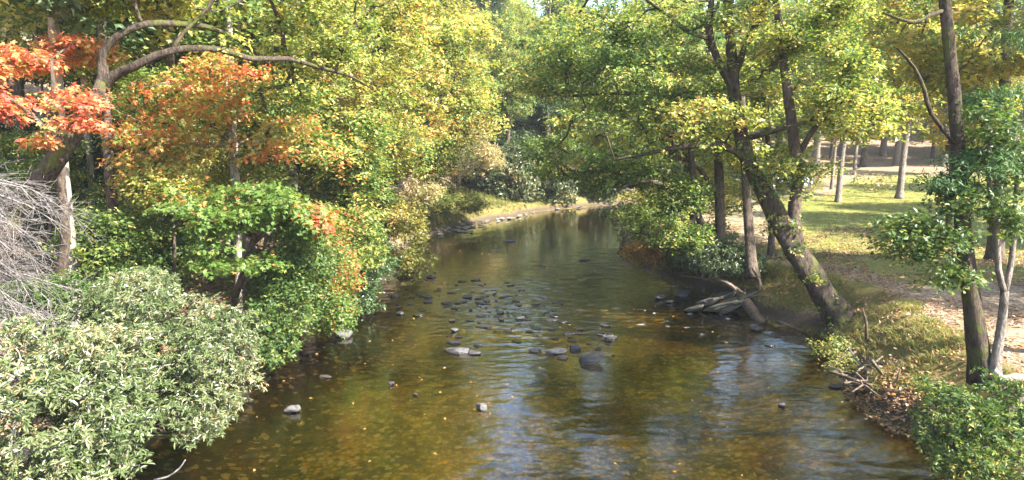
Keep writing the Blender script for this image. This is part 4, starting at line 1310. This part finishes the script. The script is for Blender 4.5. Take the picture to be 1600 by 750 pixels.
big = [
    (925, 566, 44, .22, 'dark tilted slab rock with a black overhang, biggest in mid river', 'rock_dark', (.35, .15)),
    (898, 547, 26, .14, 'small black rock just upstream of the tilted dark slab', 'rock_dark', (.2, 0)),
    (865, 552, 40, .10, 'flat pale grey slab left of the black rocks', 'rock', (0, .1)),
    (836, 549, 28, .07, 'low pinkish slab beside the flat pale grey one', 'rock', (0, .05)),
    (716, 551, 50, .11, 'wide flat grey rock alone left of mid river', 'rock', (.05, .1)),
    (743, 553, 26, .08, 'pale stone touching the right end of the wide flat grey rock', 'rock', (-.1, .1)),
    (754, 640, 21, .13, 'rounded grey boulder alone in the near golden shallows', 'rock', (0, 0)),
    (457, 643, 26, .13, 'bluish grey stone alone in the dark water at left', 'rock', (.1, 0)),
    (537, 527, 38, .16, 'brown rock near the left bank under the orange leaf tips', 'rock', (0, .1)),
    (510, 590, 26, .05, 'submerged brown slab under the left bank shade', 'rock', (0, 0)),
    (611, 602, 11, .08, 'small dark stone left of the golden shallows', 'rock_dark', (0, 0)),
    (648, 618, 9, .05, 'tiny grey stone between the small dark stone and the boulder', 'rock', (0, 0)),
    (711, 518, 16, .09, 'dark stone at the lower edge of the riffle', 'rock_dark', (0, 0)),
    (748, 540, 16, .05, 'thin pale stone above the wide flat grey rock', 'rock', (0, 0)),
    (950, 533, 12, .12, 'narrow upright stone right of the riffle', 'rock_dark', (0, 0)),
    (814, 500, 15, .10, 'lumpy dark stone in the middle of the riffle', 'rock_dark', (0, 0)),
    (1032, 466, 26, .13, 'grey rock lying in the current left of the slate ledge', 'rock', (0, 0)),
    (1068, 462, 30, .18, 'larger rounded rock beside the right bank above the ledge', 'rock', (0, 0)),
    (1046, 474, 14, .10, 'small stone between the two rocks above the ledge', 'rock_dark', (0, 0)),
    (1100, 454, 20, .16, 'pale block shaped rock at the foot of the reddish bank', 'rock', (0, 0)),
    (914, 407, 20, .07, 'dark flat stone alone in the upper river', 'rock_dark', (0, 0)),
    (795, 378, 22, .08, 'low dark rock in the middle of the far water', 'rock_dark', (0, 0)),
    (673, 434, 22, .10, 'pale whitish stone at the tip of the gravel spit', 'rock', (0, 0)),
    (626, 492, 14, .10, 'black stone beside the left end of the riffle', 'rock_dark', (0, 0)),
    (617, 464, 20, .07, 'flat brown stone below the olive bush', 'rock', (0, 0)),
    (640, 476, 12, .07, 'small brown stone right of the flat one below the olive bush', 'rock', (0, 0)),
    (1203, 541, 22, .05, 'flat wet slab beside the tip of the stranded log', 'rock', (0, 0)),
    (1183, 517, 26, .10, 'light flat slab under the stranded log', 'rock', (0, 0)),
    (1222, 636, 16, .08, 'dark stone half awash in the bright near water', 'rock_dark', (0, 0)),
    (1305, 605, 30, .06, 'tan slab just under the surface by the right bank', 'rock', (0, 0)),
]
for i, (px, py, w, hz_, lab, mt, tl) in enumerate(big):
    rock(px, py, w * 1.2, hz_ * 1.2, lab, mt, 300 + i, .62, tl)
# small stones of the riffle, all alike
protos = []
for i in range(6):
    V, F = rock_geo(400 + i, .55, .36, .11, sub=3)
    protos.append((V, F))
RGp = 'small stones breaking the riffle'
pm = []
for i, (V, F) in enumerate(protos):
    o = mesh_np('riffle_stone', V, F, M['rock_dark' if i % 2 else 'rock'], None, False)
    pm.append(o)
cnt_ = 0
while cnt_ < 150:
    a, b_ = rng.random(), rng.random()
    px = rng.normal(775, 95)
    py = 440 + (px - 600) * .25 + rng.normal(0, 24)
    if not (600 < px < 960 and 425 < py < 575): continue
    q = Pz(px, py, 0)
    s = rng.uniform(.14, .48) * (1.0 if cnt_ % 5 else 1.5)
    o = pm[cnt_] if cnt_ < 6 else pm[cnt_ % 6].copy()
    if cnt_ >= 6: link(o)
    o.location = (q[0], q[1], .02)
    o.scale = (s * rng.uniform(.8, 1.4), s, s * rng.uniform(.7, 1.1))
    o.rotation_euler = (0, 0, rng.uniform(0, 6.28))
    tag(o, 'small low stone breaking the shallow riffle in mid river', 'stone', RGp)
    cnt_ += 1
# stones along the far left shore
FS = 'stones lining the far left shore'
pale = [mesh_np('shore_stone', V, F, M['rock_pale'], None, False) for V, F in protos]
for i in range(70):
    t = rng.random()
    px = 665 + t * 165 + rng.normal(0, 5)
    py = 369 - t * 36 + rng.normal(0, 2.6)
    q = Pz(px, py, 0.05)
    o = pale[i % 6] if (not pale[i % 6].get('label')) else link(pale[i % 6].copy())
    s = rng.uniform(.2, .85)
    o.location = (q[0], q[1], .08)
    o.scale = (s, s, s * .8)
    o.rotation_euler = (0, 0, rng.uniform(0, 6.28))
    tag(o, 'flat grey stone in the line along the far left shore', 'stone', FS)
for i in range(16):
    px = 850 + i * 8 + rng.normal(0, 8)
    q = Pz(px, 326 - i * .35 + rng.normal(0, 1.6), 0.05)
    o = pale[i % 6] if (not pale[i % 6].get('label')) else link(pale[i % 6].copy())
    s = rng.uniform(.3, .9)
    o.location = (q[0], q[1], .1)
    o.scale = (s, s, s)
    tag(o, 'pale stone in the line across the river end at the bend', 'stone', 'stones across the river end')

# slate ledge: tilted layers, one thing with slabs as parts
lg = Pz(1120, 490, 0)
ledge = empty('slate_ledge', (lg[0], lg[1], 0))
tag(ledge, 'ledge of tilted slate layers jutting from the right bank beside the log', 'rock')
for k, (px, py, w, th, dz) in enumerate(((1085, 487, 36, .07, .12), (1108, 482, 52, .09, .28), (1122, 488, 62, .09, .22), (1140, 489, 60, .10, .26), (1152, 484, 48, .09, .36), (1130, 478, 50, .08, .42))):
    q = Pz(px, py, 0)
    V, F = rock_geo(500 + k, w / 2 * q[1] / 1100, .62, th * 2.3, flat=.5, rough=.4)
    a = .25
    V = V @ np.array([[math.cos(a), math.sin(a), 0], [-math.sin(a), math.cos(a), 0], [0, 0, 1]])
    V[:, 2] += V[:, 0] * .34 - V[:, 1] * .25
    V += np.array([q[0], q[1], dz])
    mesh_np('slab', V, F, M['slate'], ledge, False)

# stranded log with root wad and branches
def logthing(name, label, cat, main, limbs, mat, seed, wob=.15):
    rg = np.random.default_rng(seed)
    rows = spline([(*Pd(a, b, y), r * y / 1100) for a, b, y, r in main], .2)
    root = empty(name, rows[len(rows) // 2][:3])
    tag(root, label, cat)
    tb = Tubes()
    tb.add(rows[:, :3], rows[:, 3], 9, wob, rg)
    tb.build('trunk', M[mat], root)
    for lm in limbs:
        rows = spline([(*Pd(a, b, y), r * y / 1100) for a, b, y, r in lm], .15)
        tb = Tubes()
        tb.add(rows[:, :3], rows[:, 3], 6, .1, rg)
        tb.build('branch', M[mat], root)
    return root


YL = 24.5
logthing('driftwood_log', 'barkless log slanting down the right bank with its tip in the river', 'log',
         [(1158, 462, 25.6, 8), (1170, 480, 25, 9), (1185, 500, 24.3, 8.5), (1205, 524, 23.4, 7)],
         [[(1160, 466, 25.6, 4), (1145, 448, 25.8, 3), (1125, 438, 26.2, 2.4), (1105, 425, 26.8, 1.5)], [(1165, 462, 25.4, 3.5), (1186, 455, 25.2, 3), (1186, 438, 25.2, 2.6), (1176, 418, 25.2, 2)],
          [(1198, 505, 23.9, 2.4), (1199, 495, 23.8, 1.5)], [(1165, 462, 25.4, 3), (1140, 443, 26, 2), (1115, 437, 26.5, 2), (1060, 430, 28, 1)], [(1168, 464, 25.3, 2), (1190, 462, 25, 1.5), (1210, 468, 24.6, 1)]],
         'driftwood', 900)
logthing('driftwood_branch', 'thin brown branch lying along the waterline right of the log', 'branch',
         [(1215, 502, 23.6, 2.5), (1245, 515, 23.0, 2.8), (1270, 530, 22.2, 2.6), (1292, 548, 21.4, 2.2)], [[(1250, 517, 22.9, 2), (1275, 512, 23, 1.2)], [(1265, 526, 22.4, 1.5), (1262, 540, 22.0, 1)]], 'driftwood', 901)
logthing('mossy_log', 'short mossy log under the rhododendron at the lower left', 'log',
         [(205, 700, 12.4, 13), (230, 685, 12.5, 12), (255, 664, 12.7, 10)], [[(215, 684, 12.3, 4), (250, 682, 12.2, 4), (278, 679, 12.2, 3)]], 'bark_moss', 902)
logthing('stick', 'forked pale stick poking from the dark water near the mossy log', 'stick',
         [(240, 750, 11.9, 1.5), (262, 745, 11.9, 1.6), (280, 732, 11.9, 1.4), (290, 718, 11.9, .8)], [[(278, 733, 11.9, 1), (270, 740, 11.85, .8)]], 'dead', 903)
# debris pile by the right bank
rg = np.random.default_rng(88)
dq = Pz(1385, 615, .2)
dp_ = empty('debris_pile', (dq[0], dq[1], 0))
tag(dp_, 'tangle of grey driftwood and roots washed against the right bank', 'driftwood pile')
for k in range(42):
    tb = Tubes()
    L_ = rg.uniform(.5, 1.6)
    c_ = np.array([dq[0] + rg.normal(-.05, .42), dq[1] + rg.normal(0, .6), .12 + rg.random() * .6])
    d_ = nrm(rg.normal(size=3) * np.array([1, 1, .35]))
    pts = [c_ + d_ * L_ * (t - .5) + rg.normal(size=3) * .05 for t in np.linspace(0, 1, 5)]
    r_ = rg.uniform(.012, .042)
    tb.add(pts, np.array([1, 1.1, 1, .8, .4]) * r_, 6, .1, rg)
    tb.build('branch', M['driftwood'], dp_)
tb = Tubes()
tb.add([Pd(1395, 612, 16.8), Pd(1372, 596, 17), Pd(1345, 570, 17.3), Pd(1325, 543, 17.7)], [.04, .035, .028, .015], 7, .1, rg)
tb.build('branch', M['dead'], dp_)

# red and brown leaves caught at the pile foot
C_ = scatter_poly(1500, dq[0] - .9, dq[0] + 1.2, dq[1] - 2.0, dq[1] + .9, lambda x, y, sd, lf: (sd > -.25) & (sd < .9))
C_[:, 2] = np.maximum(C_[:, 2], .01)
tag(flat_leaves(C_, .09, (.6, .2, .3), 'fallen_leaves', 'litter', .02), kind='stuff')

# parked car far behind the trunks
def box(name, x0, x1, y0, y1, z0, z1, mat, parent, top=(1, 1), bev=.04):
    import bmesh
    bm = bmesh.new()
    bmesh.ops.create_cube(bm, size=1)
    for v in bm.verts:
        t = v.co.z > 0
        v.co = Vector(((x0 + x1) / 2 + v.co.x * (x1 - x0) * (top[0] if t else 1), (y0 + y1) / 2 + v.co.y * (y1 - y0) * (top[1] if t else 1), z1 if t else z0))
    bmesh.ops.bevel(bm, geom=bm.edges[:], offset=bev, segments=3, affect='EDGES')
    me = bpy.data.meshes.new(name)
    bm.to_mesh(me)
    bm.free()
    me.materials.append(mat)
    for p_ in me.polygons: p_.use_smooth = True
    o = link(bpy.data.objects.new(name, me))
    o.parent = parent
    return o


def simple(name, col, rough=.5, metal=0):
    m, nt, p = new_mat(name)
    n_ = noise(nt, pos(nt, "Object"), 6, 4)
    nt.links.new(mix(nt, mth(nt, 'MULTIPLY', n_, .12), col, tuple(c * .6 for c in col)), p.inputs["Base Color"])
    p.inputs["Roughness"].default_value = rough
    p.inputs["Metallic"].default_value = metal
    return m


cq = on_ground(1222, 296, 2.0)
car = empty('parked_car', cq)
car.rotation_euler = (0, 0, R(14))
tag(car, 'pale blue car parked beyond the lawn, glimpsed between the trunks', 'car')
paint, glass_, tyre_, lamp_ = simple("car_paint", (.42, .52, .66), .25, .3), simple("car_glass", (.05, .07, .09), .08), simple("tyre", (.02, .02, .02), .8), simple("tail_lamp", (.5, .05, .04), .3)
chrome = simple("wheel_rim", (.5, .5, .52), .3, .8)
body = box('body', -2.1, 2.1, -.85, .85, .35, .95, paint, car, (.97, .94), .1)
box('cabin', -1.3, 1.1, -.75, .75, .93, 1.45, paint, car, (.72, .82), .1)
for sgn in (-1, 1):
    box('side_window', -1.05, .85, sgn * .70 - .03, sgn * .70 + .03, 1.0, 1.36, glass_, car, (.8, 1), .01)
for x_ in (-1.35, 1.35):
    for sgn in (-1, 1):
        tb = Tubes()
        tb.add([(0, -.1, 0), (0, -.09, 0), (0, .09, 0), (0, .1, 0)], [.28, .33, .33, .28], 20)
        w_ = tb.build('wheel', tyre_, None)
        w_.parent = car
        w_.location = (x_, sgn * .78, .33)
        tb = Tubes()
        tb.add([(0, -.105, 0), (0, .105, 0)], [.19, .19], 16)
        r_ = tb.build('rim', chrome, None)
        r_.parent = w_
for sgn in (-1, 1):
    box('tail_light', -2.12, -2.02, sgn * .68 - .13, sgn * .68 + .13, .68, .84, lamp_, car, (1, 1), .015)
